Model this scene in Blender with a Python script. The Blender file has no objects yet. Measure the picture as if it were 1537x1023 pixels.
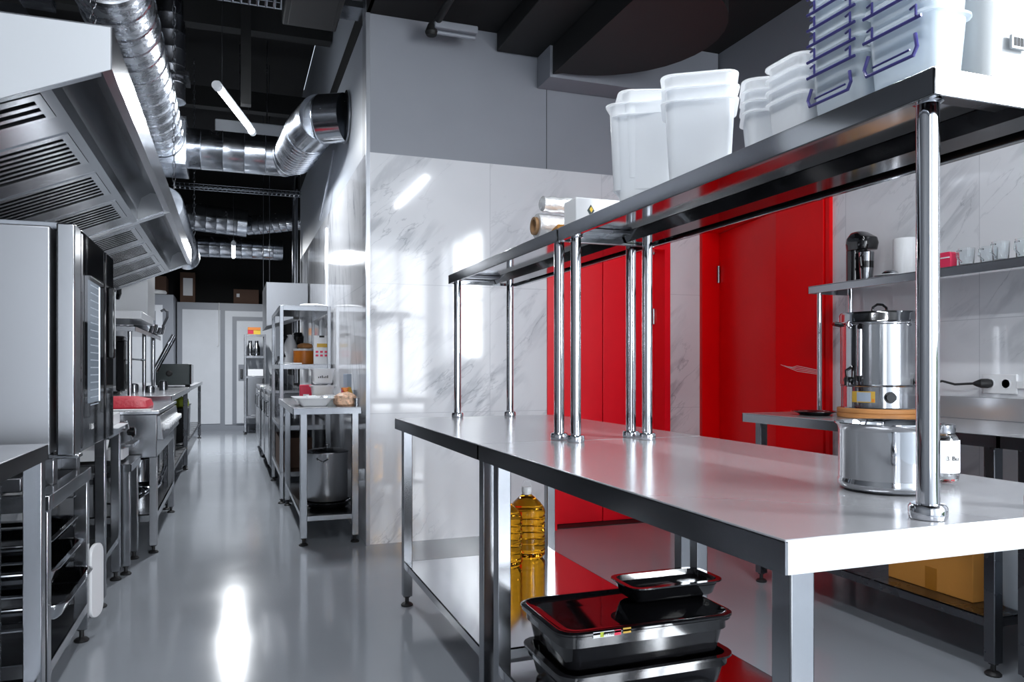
import bpy, bmesh, math, random
from mathutils import Vector, Matrix, Euler
random.seed(7)
PI = math.pi
COL = bpy.context.scene.collection
WL = {}          # world position of every object's origin (none of the parents is rotated while parts are built)

# ------------------------------------------------------------------ materials
def nodes(name):
    m = bpy.data.materials.new(name); m.use_nodes = True
    nt = m.node_tree
    return m, nt, nt.nodes['Principled BSDF']

def mat(name, col, rough=.5, metal=0., bump=0., bscale=60., spec=None, coat=0., var=0., vscale=4., alpha=None, trans=0., emis=None, es=0., stretch=(1, 1, 1), rvar=0.):
    m, nt, b = nodes(name)
    N, L = nt.nodes, nt.links
    b.inputs['Base Color'].default_value = (*col, 1)
    b.inputs['Roughness'].default_value = rough
    b.inputs['Metallic'].default_value = metal
    if spec is not None: b.inputs['Specular IOR Level'].default_value = spec
    if coat: b.inputs['Coat Weight'].default_value = coat; b.inputs['Coat Roughness'].default_value = .06
    if trans: b.inputs['Transmission Weight'].default_value = trans
    if emis: b.inputs['Emission Color'].default_value = (*emis, 1); b.inputs['Emission Strength'].default_value = es
    if alpha is not None: b.inputs['Alpha'].default_value = alpha
    if bump or var or rvar:
        g = N.new('ShaderNodeNewGeometry'); mp = N.new('ShaderNodeMapping'); mp.inputs['Scale'].default_value = stretch
        L.new(g.outputs['Position'], mp.inputs[0])
    if bump:
        n = N.new('ShaderNodeTexNoise'); n.inputs['Scale'].default_value = bscale; n.inputs['Detail'].default_value = 3
        L.new(mp.outputs[0], n.inputs['Vector'])
        bp = N.new('ShaderNodeBump'); bp.inputs['Strength'].default_value = bump; bp.inputs['Distance'].default_value = .01
        L.new(n.outputs['Fac'], bp.inputs['Height']); L.new(bp.outputs[0], b.inputs['Normal'])
    if var or rvar:
        n = N.new('ShaderNodeTexNoise'); n.inputs['Scale'].default_value = vscale; n.inputs['Detail'].default_value = 4
        L.new(mp.outputs[0], n.inputs['Vector'])
    if var:
        r = N.new('ShaderNodeMapRange'); r.inputs[3].default_value = 1 - var; r.inputs[4].default_value = 1 + var
        r.inputs[1].default_value = .3; r.inputs[2].default_value = .7
        L.new(n.outputs['Fac'], r.inputs[0])
        mx = N.new('ShaderNodeVectorMath'); mx.operation = 'SCALE'; mx.inputs[0].default_value = col
        L.new(r.outputs[0], mx.inputs['Scale']); L.new(mx.outputs[0], b.inputs['Base Color'])
    if rvar:
        r = N.new('ShaderNodeMapRange'); r.inputs[3].default_value = max(.01, rough - rvar); r.inputs[4].default_value = rough + rvar
        r.inputs[1].default_value = .3; r.inputs[2].default_value = .7
        L.new(n.outputs['Fac'], r.inputs[0]); L.new(r.outputs[0], b.inputs['Roughness'])
    return m

def marble(name, axis, off, zoff, tile=.8, ang=50, spec=.5):
    m, nt, b = nodes(name)
    N, L = nt.nodes, nt.links
    g = N.new('ShaderNodeNewGeometry'); s = N.new('ShaderNodeSeparateXYZ'); L.new(g.outputs['Position'], s.inputs[0])
    def math_(op, a, bb=None, c=None):
        n = N.new('ShaderNodeMath'); n.operation = op
        for i, v in enumerate((a, bb, c)):
            if v is None: continue
            if isinstance(v, (int, float)): n.inputs[i].default_value = v
            else: L.new(v, n.inputs[i])
        return n.outputs[0]
    u, z = s.outputs['XYZ'.index(axis)], s.outputs['Z']
    cb = N.new('ShaderNodeCombineXYZ'); L.new(u, cb.inputs[0]); L.new(z, cb.inputs[1]); L.new(math_('MULTIPLY', math_('FLOOR', math_('DIVIDE', math_('SUBTRACT', u, off), tile)), 3.7), cb.inputs[2])
    def veins(rot, sc, nscale, width, seed):
        mp = N.new('ShaderNodeMapping'); mp.inputs['Rotation'].default_value = (0, 0, math.radians(rot)); mp.inputs['Scale'].default_value = sc
        mp.inputs['Location'].default_value = (seed, seed * 1.7, 0)
        vr = N.new('ShaderNodeVectorRotate'); vr.inputs['Angle'].default_value = math.radians(-rot); vr.rotation_type = 'Z_AXIS'
        L.new(cb.outputs[0], vr.inputs['Vector'])
        mp.inputs['Rotation'].default_value = (0, 0, 0)
        L.new(vr.outputs[0], mp.inputs[0])
        n = N.new('ShaderNodeTexNoise'); n.inputs['Scale'].default_value = nscale; n.inputs['Detail'].default_value = 6; n.inputs['Roughness'].default_value = .55; n.inputs['Distortion'].default_value = .35
        L.new(mp.outputs[0], n.inputs['Vector'])
        a = math_('ABSOLUTE', math_('SUBTRACT', n.outputs['Fac'], .5))
        r = N.new('ShaderNodeMapRange'); r.interpolation_type = 'SMOOTHSTEP'; r.inputs[1].default_value = 0; r.inputs[2].default_value = width; r.inputs[3].default_value = 1; r.inputs[4].default_value = 0
        L.new(a, r.inputs[0])
        return r.outputs[0]
    msk = N.new('ShaderNodeTexNoise'); msk.inputs['Scale'].default_value = 1.6; L.new(cb.outputs[0], msk.inputs['Vector'])
    mr = N.new('ShaderNodeMapRange'); mr.inputs[1].default_value = .44; mr.inputs[2].default_value = .66; L.new(msk.outputs['Fac'], mr.inputs[0])
    v1 = math_('MULTIPLY', veins(ang, (.55, 2.1, 1), 1.5, .05, 3.1), mr.outputs[0])
    v2 = math_('MULTIPLY', veins(ang - 8, (.7, 2.4, 1), 2.3, .012, 9.4), .75)
    v3 = math_('MULTIPLY', v2, mr.outputs[0])
    cloud = N.new('ShaderNodeTexNoise'); cloud.inputs['Scale'].default_value = 1.3; cloud.inputs['Detail'].default_value = 5; L.new(cb.outputs[0], cloud.inputs['Vector'])
    cl = math_('MULTIPLY', math_('SUBTRACT', cloud.outputs['Fac'], .5), .35)
    amt = math_('ADD', math_('MULTIPLY', v1, .42), math_('ADD', math_('MULTIPLY', v3, .50), math_('MAXIMUM', cl, 0)))
    def joint(c, o):
        f = math_('FRACT', math_('DIVIDE', math_('SUBTRACT', c, o), tile))
        return math_('LESS_THAN', math_('MINIMUM', f, math_('SUBTRACT', 1, f)), .0017)
    j = math_('MULTIPLY', math_('MAXIMUM', joint(u, off), joint(z, zoff)), .45)
    tot = math_('MAXIMUM', amt, j)
    mix = N.new('ShaderNodeMix'); mix.data_type = 'RGBA'
    mix.inputs[6].default_value = (.79, .80, .83, 1); mix.inputs[7].default_value = (.25, .27, .31, 1)
    L.new(tot, mix.inputs[0]); L.new(mix.outputs[2], b.inputs['Base Color'])
    b.inputs['Roughness'].default_value = .06; b.inputs['Specular IOR Level'].default_value = spec
    return m

M = {}
M['floor'] = mat('floor_epoxy', (.325, .35, .385), .13, bump=.012, bscale=9, var=.035, vscale=1.2, rvar=.03)
M['marble_x'] = marble('marble_back', 'X', .758, 0.0)
M['marble_y'] = marble('marble_corridor', 'Y', 4.70, 0.0, ang=72, spec=.15)
M['marble_r'] = marble('marble_right', 'Y', .118, .5, ang=-40)
M['paint'] = mat('grey_paint', (.27, .285, .32), .55, bump=.03, bscale=30, var=.06, vscale=1.5)
M['paint_dark'] = mat('dark_paint', (.05, .055, .065), .6, var=.1, vscale=2)
M['black'] = mat('black_ceiling', (.005, .005, .0055), .8, var=.3, vscale=3)
M['beam'] = mat('black_beam', (.006, .0063, .0066), .6)
M['paint_l'] = mat('light_grey_paint', (.40, .43, .48), .5)
M['steel'] = mat('brushed_steel', (.36, .37, .39), .20, 1, bump=.01, bscale=14)
M['pot'] = mat('satin_pot_steel', (.50, .51, .53), .30, .9)
M['edge_lit'] = mat('lit_edge_steel', (.66, .69, .69), .28, .45)  # paler than the other folded edges: brightness of the lit front painted in
M['steel_lip'] = mat('folded_edge_steel', (.30, .31, .33), .18, 1)  # darker than the tops: shade of the aisle-side edges put into the colour
M['steel_top'] = mat('worktop_steel', (.50, .505, .53), .21, .48, bump=.012, bscale=5)
M['steel_shelf'] = mat('shelf_steel', (.50, .51, .53), .10, 1, bump=.05, bscale=3)
M['steel_dark'] = mat('dark_steel', (.16, .165, .18), .28, 1, rvar=.05, vscale=6)
M['hood'] = mat('hood_steel', (.60, .615, .65), .24, 1, bump=.01, bscale=5)
M['hood_face'] = mat('hood_end_steel', (.50, .52, .55), .4, .25)
M['oven'] = mat('oven_side_steel', (.40, .41, .435), .32, .9, bump=.02, bscale=3)
M['hood_in'] = mat('hood_inner_steel', (.27, .28, .30), .2, 1, bump=.08, bscale=3)
M['chrome'] = mat('chrome', (.64, .65, .68), .06, 1)
M['pot_chrome'] = mat('pot_mirror_steel', (.50, .51, .53), .05, 1)
M['galv'] = mat('galvanised_duct', (.58, .61, .66), .22, 1, bump=.12, bscale=9, rvar=.08, vscale=7)
M['foilduct'] = mat('foil_duct', (.66, .69, .74), .26, 1, bump=.6, bscale=26, rvar=.1, vscale=12)
M['red'] = mat('red_gloss_paint', (.94, .006, .02), .30, spec=.5, var=.03, vscale=2)
M['red_deep'] = mat('red_satin_paint', (.86, .0, .003), .38, spec=.2, var=.03, vscale=2)
M['red_cloth'] = mat('red_cloth', (.45, .0, .02), .6, bump=.3, bscale=50)
M['blk'] = mat('black_gloss_plastic', (.006, .006, .007), .10, coat=.4)
M['blk_lid'] = mat('black_lid_plastic', (.004, .004, .005), .04)
M['blk_m'] = mat('black_rubber', (.012, .012, .013), .5, bump=.05)
M['glass_blk'] = mat('black_glass', (.01, .011, .013), .03, spec=.8)
M['white'] = mat('white_plastic', (.82, .83, .85), .3)
M['white_panel'] = mat('cold_room_panel', (.74, .77, .82), .4, var=.03)
M['grey_panel'] = mat('cold_room_frame', (.27, .29, .33), .4)
M['card'] = mat('cardboard', (.52, .22, .035), .75, bump=.1, bscale=40, var=.06)
M['card_brown'] = mat('brown_cardboard', (.11, .06, .04), .8, var=.1)
M['tape'] = mat('parcel_tape', (.36, .14, .01), .3)
M['wood'] = mat('wood_board', (.60, .27, .09), .5, var=.18, vscale=9, stretch=(1, 1, 9))
M['orange'] = mat('orange_plastic', (.75, .22, .02), .35)
M['yellow'] = mat('yellow_plastic', (.75, .5, .03), .4)
M['lime'] = mat('lime_bag', (.45, .55, .03), .5)
M['crimson'] = mat('crimson_plastic', (.62, .005, .05), .35)
M['pink'] = mat('pink_box', (.75, .03, .10), .35)
M['paper'] = mat('white_paper', (.80, .81, .83), .6)
M['ink'] = mat('ink', (.01, .01, .012), .6)
M['greyink'] = mat('grey_ink', (.30, .33, .33), .6)
M['violet'] = mat('violet_plastic', (.05, .045, .19), .3)
M['green_dark'] = mat('dark_green_enamel', (.045, .06, .06), .25, spec=.6)
M['foil'] = mat('aluminium_foil', (.86, .87, .89), .25, .55, bump=.35, bscale=35)
M['core'] = mat('cardboard_tube', (.30, .17, .08), .8)
M['brass'] = mat('amber_label', (.62, .38, .05), .5)
M['blue'] = mat('blue_grey_card', (.35, .42, .52), .5)
M['bread'] = mat('bread_bag', (.72, .45, .30), .45, bump=.6, bscale=60, var=.45, vscale=60)
M['tube'] = mat('lamp_tube', (1, 1, 1), .4, emis=(.92, .96, 1), es=15)
M['warm'] = mat('warm_glow', (1, .5, .1), .4, emis=(1, .55, .2), es=6)
M['spark'] = mat('oven_glow', (.8, .9, 1), .4, emis=(.75, .85, 1), es=1.1)

def milky(name, col, t):
    m = bpy.data.materials.new(name); m.use_nodes = True
    nt = m.node_tree; N, L = nt.nodes, nt.links
    b = N['Principled BSDF']; b.inputs['Base Color'].default_value = (*col, 1); b.inputs['Roughness'].default_value = .22
    tl = N.new('ShaderNodeBsdfTranslucent'); tl.inputs[0].default_value = (*col, 1)
    tr = N.new('ShaderNodeBsdfTransparent'); tr.inputs[0].default_value = (.95, .97, 1, 1)
    m1 = N.new('ShaderNodeMixShader'); m1.inputs[0].default_value = .45
    m2 = N.new('ShaderNodeMixShader'); m2.inputs[0].default_value = t
    L.new(b.outputs[0], m1.inputs[1]); L.new(tl.outputs[0], m1.inputs[2])
    L.new(m1.outputs[0], m2.inputs[1]); L.new(tr.outputs[0], m2.inputs[2])
    L.new(m2.outputs[0], N['Material Output'].inputs[0])
    return m
M['milky'] = milky('milky_plastic', (.97, .975, .98), .34)
M['tote'] = milky('tote_plastic', (.60, .62, .63), .15)
M['tag'] = mat('grey_tag', (.42, .44, .46), .5)
M['clear'] = milky('clear_plastic', (.85, .90, .93), .5)
M['bag'] = milky('clear_bag', (.75, .82, .82), .35)

def glass(name, col, rough=.0, ior=1.45):
    m, nt, b = nodes(name)
    b.inputs['Base Color'].default_value = (*col, 1); b.inputs['Transmission Weight'].default_value = 1
    b.inputs['Roughness'].default_value = rough; b.inputs['IOR'].default_value = ior
    return m
M['glass'] = glass('clear_glass', (.92, .95, .96))
M['oil'] = glass('sunflower_oil', (.88, .40, .02), .02, 1.25)

# ------------------------------------------------------------------ mesh building
class B:
    """collects geometry in world coordinates and links it as ONE mesh object"""
    def __init__(s): s.v = []; s.f = []
    def add(s, vs, fs):
        o = len(s.v); s.v += [tuple(v) for v in vs]; s.f += [tuple(i + o for i in f) for f in fs]; return s
    def box(s, x0, x1, y0, y1, z0, z1):
        return s.add([(x0, y0, z0), (x1, y0, z0), (x1, y1, z0), (x0, y1, z0), (x0, y0, z1), (x1, y0, z1), (x1, y1, z1), (x0, y1, z1)],
                     [(0, 3, 2, 1), (4, 5, 6, 7), (0, 1, 5, 4), (1, 2, 6, 5), (2, 3, 7, 6), (3, 0, 4, 7)])
    def loft(s, loops, c0=True, c1=True):
        n = len(loops[0]); vs = [p for l in loops for p in l]; fs = []
        for k in range(len(loops) - 1):
            for i in range(n):
                j = (i + 1) % n
                fs.append((k * n + i, k * n + j, (k + 1) * n + j, (k + 1) * n + i))
        if c0: fs.append(tuple(reversed(range(n))))
        if c1: fs.append(tuple((len(loops) - 1) * n + i for i in range(n)))
        return s.add(vs, fs)
    def lathe(s, cx, cy, prof, n=28, axis='Z', c0=True, c1=True):
        """prof: (r, h) pairs along the axis; for X/Y axes cx,cy are the two other coordinates"""
        loops = []
        for r, h in prof:
            l = []
            for i in range(n):
                a = 2 * PI * i / n; p, q = r * math.cos(a), r * math.sin(a)
                l.append({'Z': (cx + p, cy + q, h), 'X': (h, cx + p, cy + q), 'Y': (cx - p, h, cy + q)}[axis])
            loops.append(l)
        return s.loft(loops, c0, c1)
    def tube(s, path, r, n=10, caps=True):
        P = [Vector(p) for p in path]; loops = []
        up = None
        for i, p in enumerate(P):
            t = ((P[i + 1] - p) if i < len(P) - 1 else (p - P[i - 1])).normalized()
            if 0 < i < len(P) - 1: t = ((P[i + 1] - p).normalized() + (p - P[i - 1]).normalized()).normalized()
            if up is None:
                up = Vector((0, 0, 1)) if abs(t.z) < .9 else Vector((1, 0, 0))
            a = t.cross(up).normalized(); up = a.cross(t).normalized()
            k = 1.
            if 0 < i < len(P) - 1:
                c = (P[i + 1] - p).normalized().dot((p - P[i - 1]).normalized()); k = 1 / math.sqrt(max(.3, (1 + c) / 2))
            rr_ = r[i] if isinstance(r, (list, tuple)) else r
            loops.append([tuple(p + a * (rr_ * math.cos(2 * PI * j / n)) + up * (rr_ * math.sin(2 * PI * j / n))) for j in range(n)])
        return s.loft(loops, caps, caps)
    def prism(s, pts, axis, a, b):
        """polygon in the plane across axis; pts are the two remaining coordinates in XYZ order"""
        def P(p, h): return {'X': (h, p[0], p[1]), 'Y': (p[0], h, p[1]), 'Z': (p[0], p[1], h)}[axis]
        return s.loft([[P(p, a) for p in pts], [P(p, b) for p in pts]])
    def build(s, name, m, parent=None, smooth=False, bevel=0., origin=None, seg=2):
        if origin is None:
            if parent is not None: origin = WL[parent.name]
            else:
                xs, ys, zs = zip(*s.v); origin = ((min(xs) + max(xs)) / 2, (min(ys) + max(ys)) / 2, min(zs))
        me = bpy.data.meshes.new(name)
        me.from_pydata([(x - origin[0], y - origin[1], z - origin[2]) for x, y, z in s.v], [], s.f)
        bm = bmesh.new(); bm.from_mesh(me); bmesh.ops.recalc_face_normals(bm, faces=bm.faces); bm.to_mesh(me); bm.free()
        if isinstance(m, str): m = M[m]
        me.materials.append(m)
        if smooth:
            me.shade_smooth(); me.set_sharp_from_angle(angle=math.radians(38))
        o = bpy.data.objects.new(name, me); COL.objects.link(o)
        if bevel:
            md = o.modifiers.new('bevel', 'BEVEL'); md.width = bevel; md.segments = seg; md.limit_method = 'ANGLE'; md.angle_limit = math.radians(40)
            md.harden_normals = False
            me.shade_smooth(); me.set_sharp_from_angle(angle=math.radians(38))
        if parent is not None:
            o.parent = parent; p = WL[parent.name]
            o.location = (origin[0] - p[0], origin[1] - p[1], origin[2] - p[2])
        else: o.location = origin
        WL[o.name] = tuple(origin)
        return o

def rr(cx, cy, lx, ly, r, z, seg=4):
    r = min(r, lx / 2 - 1e-4, ly / 2 - 1e-4); pts = []
    for sx, sy, a0 in ((1, 1, 0), (-1, 1, 90), (-1, -1, 180), (1, -1, 270)):
        for k in range(seg + 1):
            a = math.radians(a0 + 90 * k / seg)
            pts.append((cx + sx * (lx / 2 - r) + r * math.cos(a), cy + sy * (ly / 2 - r) + r * math.sin(a), z))
    return pts

def pan_mesh(b, cx, cy, z, lx, ly, h, inset=.012, r=.03, rim=.014, t=.002, lip=.004):
    """open tapered container whose base stands at z; lx, ly are the body size at the top"""
    L = [rr(cx, cy, lx - 2 * inset - .02, ly - 2 * inset - .02, r * .6, z),
         rr(cx, cy, lx - 2 * inset, ly - 2 * inset, r * .8, z + .008),
         rr(cx, cy, lx, ly, r, z + h - lip),
         rr(cx, cy, lx + 2 * rim, ly + 2 * rim, r + rim, z + h - lip),
         rr(cx, cy, lx + 2 * rim, ly + 2 * rim, r + rim, z + h),
         rr(cx, cy, lx - 2 * t, ly - 2 * t, r, z + h),
         rr(cx, cy, lx - 2 * inset - 2 * t, ly - 2 * inset - 2 * t, r * .8, z + .008 + t),
         rr(cx, cy, lx - 2 * inset - .02 - t, ly - 2 * inset - .02 - t, r * .6, z + t)]
    return b.loft(L)

def tag(o, label=None, cat=None, group=None, kind=None):
    if label: o['label'] = label
    if cat: o['category'] = cat
    if group: o['group'] = group
    if kind: o['kind'] = kind
    return o
def thing(name, label, cat, loc, group=None):
    o = bpy.data.objects.new(name, None); COL.objects.link(o); o.location = loc; o.empty_display_size = .1
    WL[o.name] = tuple(loc)
    return tag(o, label, cat, group)
def dup(root, loc, label=None, rotz=None, group=None):
    r = root.copy(); COL.objects.link(r); r.location = loc
    if rotz is not None: r.rotation_euler = (0, 0, rotz)
    if label: r['label'] = label
    if group: r['group'] = group
    for ch in list(root.children):
        c = ch.copy(); COL.objects.link(c); c.parent = r
        for g in list(ch.children):
            d = g.copy(); COL.objects.link(d); d.parent = c
    return r
def text(s, size, m, parent, loc, rot, name='lettering', off=.0004):
    cu = bpy.data.curves.new('t', 'FONT'); cu.body = s; cu.size = size; cu.extrude = off; cu.align_x = 'CENTER'; cu.align_y = 'CENTER'
    t = bpy.data.objects.new('t', cu); COL.objects.link(t)
    dg = bpy.context.evaluated_depsgraph_get(); me = bpy.data.meshes.new_from_object(t.evaluated_get(dg))
    bpy.data.objects.remove(t); me.materials.clear(); me.materials.append(M[m])
    o = bpy.data.objects.new(name, me); COL.objects.link(o); o.parent = parent
    p = WL[parent.name]; o.location = (loc[0] - p[0], loc[1] - p[1], loc[2] - p[2]); o.rotation_euler = rot
    WL[o.name] = tuple(loc)
    return o
def struct(o): o['kind'] = 'structure'; return o
ROTX = (PI / 2, 0, 0)              # text facing -Y
ROTL = (PI / 2, 0, -PI / 2)        # text facing -X

# ================================================================== CAMERA
cam = bpy.data.cameras.new('camera'); co = bpy.data.objects.new('camera', cam); COL.objects.link(co)
co.location = (0, 0, 1.08); co.rotation_euler = (PI / 2, 0, -math.atan(418 / 1150))
cam.sensor_width = 36; cam.lens = 36 * 1150 / 1537; cam.shift_y = (552 - 511.5) / 1537; cam.clip_start = .05
bpy.context.scene.camera = co

# ================================================================== THE ROOM
XL, XC, XR, YB, YR, YF = -1.75, .764, 3.15, 4.70, -3.0, 14.7
ZR, ZC = 3.25, 4.3      # ceilings: front room, corridor
ZM = 2.4                # top of the marble
struct(B().box(XL - .2, 3.8, YR - .2, YF + .4, -.1, 0).build('floor', 'floor'))
struct(B().box(XL - .15, XL, YR, YF, 0, ZC).build('wall_left', mat('left_wall_paint', (.07, .075, .085), .5)))
# block beside the corridor: back wall of the room (with the opening of the double door) and corridor side
DX0, DX1, DZ = 1.954, 2.89, 1.98
w = B(); w.box(XC, DX0, YB, YB + .16, 0, ZM); w.box(DX1, XR, YB, YB + .16, 0, ZM); w.box(DX0, DX1, YB, YB + .16, DZ, ZM)
wb = struct(w.build('wall_back', 'marble_x', origin=(0, 0, 0)))
o = B().box(XC, XR + .6, YB + .004, YB + .16, ZM, ZR + .2).build('upper_wall', 'paint', wb)
o = B(); o.box(1.952, 1.956, YB + .0015, YB + .006, ZM, 2.93); o.box(.775, .779, YB + .0015, YB + .006, ZM + .1, 3.2); o.build('panel_seam', 'paint_dark', wb)
ws = struct(B().box(XC, XC + .12, YB + .16, 9.7, 0, ZM).build('wall_corridor', 'marble_y', origin=(0, 0, 0)))
B().box(XC + .004, XC + .12, YB + .16, 9.7, ZM, ZC).build('upper_wall', 'paint_l', ws)
B().box(XC - .012, XC + .0005, 6.80, 6.86, 1.45, 2.3).build('wall_trunking', 'white', ws)
struct(B().box(XC - .004, XC + .02, YB - .004, YB + .02, 0, ZR).build('trim_1', mat('corner_trim', (.42, .44, .48), .3, .6)))
struct(B().box(XC + .12, 4.2, 9.6, 9.75, 0, ZC).build('wall_side', 'paint_dark'))
struct(B().box(XL, 4.2, YF, YF + .15, 0, ZC).build('wall_far', 'black'))
# right wall with the doorway of the single red door
RY0, RY1, RZ = 3.86, 4.68, 2.06
RW0, RW1 = -2.7, -.5
w = B(); w.box(XR, XR + .15, YR, RW0, 0, ZM); w.box(XR, XR + .15, RW0, RW1, 0, .3); w.box(XR, XR + .15, RW1, RY0, 0, ZM); w.box(XR, XR + .15, RY1, YB + .16, 0, ZM); w.box(XR, XR + .15, RY0, RY1, RZ, ZM)
wr = struct(w.build('wall_right', 'marble_r', origin=(0, 0, 0)))
B().box(XR + .004, XR + .15, RW1, YB + .16, ZM, ZR + .2).box(XR + .004, XR + .15, YR, RW0, ZM, ZR + .2).box(XR + .004, XR + .15, RW0, RW1, 3.05, ZR + .2).build('upper_wall', 'paint', wr)
w = B()
for y in (RW0, -1.62, RW1 - .05): w.box(XR + .04, XR + .10, y, y + .05, .3, 3.05)
for z in (.3, 2.0, 3.0): w.box(XR + .04, XR + .10, RW0, RW1, z, z + .05)
struct(w.build('window_3', 'white', origin=(XR, -1.4, .3)))
# lobby behind the door: pale brick
br, nt, bs = nodes('pale_brick')
bt = nt.nodes.new('ShaderNodeTexBrick'); bt.inputs['Scale'].default_value = 6; bt.inputs['Color1'].default_value = (.5, .5, .52, 1); bt.inputs['Color2'].default_value = (.36, .37, .4, 1); bt.inputs['Mortar'].default_value = (.12, .12, .13, 1)
g = nt.nodes.new('ShaderNodeNewGeometry'); sp = nt.nodes.new('ShaderNodeSeparateXYZ'); cb = nt.nodes.new('ShaderNodeCombineXYZ')
nt.links.new(g.outputs['Position'], sp.inputs[0]); nt.links.new(sp.outputs['Y'], cb.inputs[0]); nt.links.new(sp.outputs['Z'], cb.inputs[1]); nt.links.new(cb.outputs[0], bt.inputs[0]); nt.links.new(bt.outputs[0], bs.inputs['Base Color'])
struct(B().box(4.55, 4.7, 3.0, 9.6, 0, ZR).build('wall_lobby', br))
struct(B().box(3.8, 4.7, 3.0, 9.6, -.1, 0).build('floor_lobby', 'floor'))
struct(B().box(XR + .15, 4.7, 2.9, 3.0, 0, ZR).build('wall_lobby_end', 'paint_dark'))
# ceilings
struct(B().box(XC, 4.7, YR, 9.7, ZR, ZR + .15).build('ceiling', 'black'))
struct(B().box(XL - .15, XC, YR, YF + .15, ZC, ZC + .15).build('ceiling_corridor', 'black'))
struct(B().box(XC, XC + .02, YR, YB, ZR, ZC).build('wall_bulkhead', 'black'))
struct(B().box(XC, 4.35, 9.6, YF + .15, ZC, ZC + .15).build('ceiling_far', 'black'))
struct(B().box(4.2, 4.35, 9.6, YF + .15, 0, ZC).build('wall_far_side', 'black'))
# rear wall with a tall window and, on the left, one added for light
w = B(); zs0, zs1 = .35, 3.05
wins = [(-1.3, -.2), (2.05, 3.05)]  # first opening is unseen and added, to light the oven side
xs = [XL] + [x for p in wins for x in p] + [XR]
for i in range(0, len(xs), 2): w.box(xs[i], xs[i + 1], YR - .15, YR, 0, ZC)
for a, b_ in wins: w.box(a, b_, YR - .15, YR, 0, zs0); w.box(a, b_, YR - .15, YR, zs1, ZC)
struct(w.build('wall_rear', 'white_panel', origin=(0, YR, 0)))
for i, (a, b_) in enumerate(wins):
    w = B(); f = .05
    w.box(a, a + f, YR - .1, YR - .04, zs0, zs1); w.box(b_ - f, b_, YR - .1, YR - .04, zs0, zs1)
    w.box(a, b_, YR - .1, YR - .04, zs0, zs0 + f); w.box(a, b_, YR - .1, YR - .04, zs1 - f, zs1)
    w.box(a, b_, YR - .1, YR - .04, 1.9, 1.95); mx = (a + b_) / 2; w.box(mx - .03, mx + .03, YR - .1, YR - .04, zs0, zs1)
    struct(w.build('window_%d' % (i + 1), 'white', origin=(mx, YR, zs0)))
struct(B().box(XL, XR, YF - .02, YF, 0, .09).build('baseboard_far', 'grey_panel'))

# ---- double red door in the back wall
d = struct(B().box(DX0 - .0, DX0 + .07, YB - .012, YB + .16, 0, DZ).box(DX1 - .045, DX1, YB - .012, YB + .16, 0, DZ).box(DX0 + .0702, DX1 - .0452, YB - .0118, YB + .16, DZ - .07, DZ - .0002).build('door_1', 'red', origin=(DX0, YB, 0)))
B().box(DX0 + .07, 2.435, YB + .14, YB + .18, .006, DZ - .07).build('door_leaf', 'red', d, bevel=.003)
B().box(2.441, DX1 - .045, YB + .14, YB + .18, .006, DZ - .07).build('door_leaf', 'red', d, bevel=.003)
for z in (.3, 1.45, 1.95):
    B().tube([(DX1 - .052, YB + .13, z - .055), (DX1 - .052, YB + .13, z + .055)], .011).build('hinge', 'steel', d, smooth=True)
B().box(DX0, DX1, YB + .02, YB + .3, -.002, .004).build('threshold', 'ink', d)
B().box(DX0 - .2, DX1 + .3, YB + .3, YB + .32, 0, ZR).build('lobby_backing', 'paint_dark', d)
# ---- single red door, ajar towards the room, with its tall red side panel
d = struct(B().box(XR - .012, XR + .16, RY1 - .015, RY1 + .018, 0, RZ + .3).box(XR - .012, XR + .16, RY0 - .02, RY0 + .015, 0, RZ + .3)
           .box(XR - .012, XR + .16, RY0 + .015, RY1 - .015, RZ - .012, RZ + .30).build('door_2', 'red_deep', origin=(XR, RY1, 0)))
B().box(XR - .03, XR, 3.455, RY0, 0, 2.4).build('side_panel', 'red_deep', d, bevel=.002)
B().box(XR - .024, XR, 3.415, 3.443, 0, 2.4).build('edge_trim', 'red_deep', d)
lw = .812; th = math.radians(-10.5)
hx, hy = XR + .13, RY1 - .020
def leafpt(a, t): return (hx - math.sin(-th) * a * 1.0 + t * math.cos(th), hy - math.cos(th) * a + t * math.sin(-th) * -1)
pts = [leafpt(0, 0), leafpt(lw, 0), leafpt(lw, .042), leafpt(0, .042)]
lf = B().prism(pts, 'Z', .008, RZ - .018).build('door_leaf', 'red_deep', d, bevel=.002)
for z in (.3, 1.75):
    B().tube([(hx - .012, hy - .004, z - .06), (hx - .012, hy - .004, z + .06)], .012).build('hinge', 'steel', d, smooth=True)
p0 = leafpt(lw - .06, -.03); p1 = leafpt(lw - .16, -.03); q0 = leafpt(lw - .06, 0)
B().lathe(4.3, 4.62, [(.03, 1.95), (.05, 1.93), (.05, 1.88), (.02, 1.85)], 12).build('lobby_lamp', 'warm', d, smooth=True)

struct(B().box(-6, 12, -9, 9, -.35, -.3).build('ground', mat('outdoor_paving', (.25, .26, .25), .9)))
for (a, b_, lab) in (((4.9, 5.6, -4.5, 1.2, -.3, 1.25), 0, 'dark green garden hedge outside the large right-hand window'),):
    h = B(); rnd = random.Random(4)
    n = 46; x0, x1, y0, y1, z0, z1 = a
    for i in range(n):
        for j in range(7):
            y = y0 + (y1 - y0) * i / n; z = z0 + (z1 - z0) * j / 7
            r_ = rnd.uniform(.05, .14); h.box(x0 - r_, x0 + .3, y, y + .11, z, z + .21)
    tag(h.build('hedge', mat('hedge_leaves', (.07, .16, .05), .8, var=.5, vscale=30)), lab, 'hedge')

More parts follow.
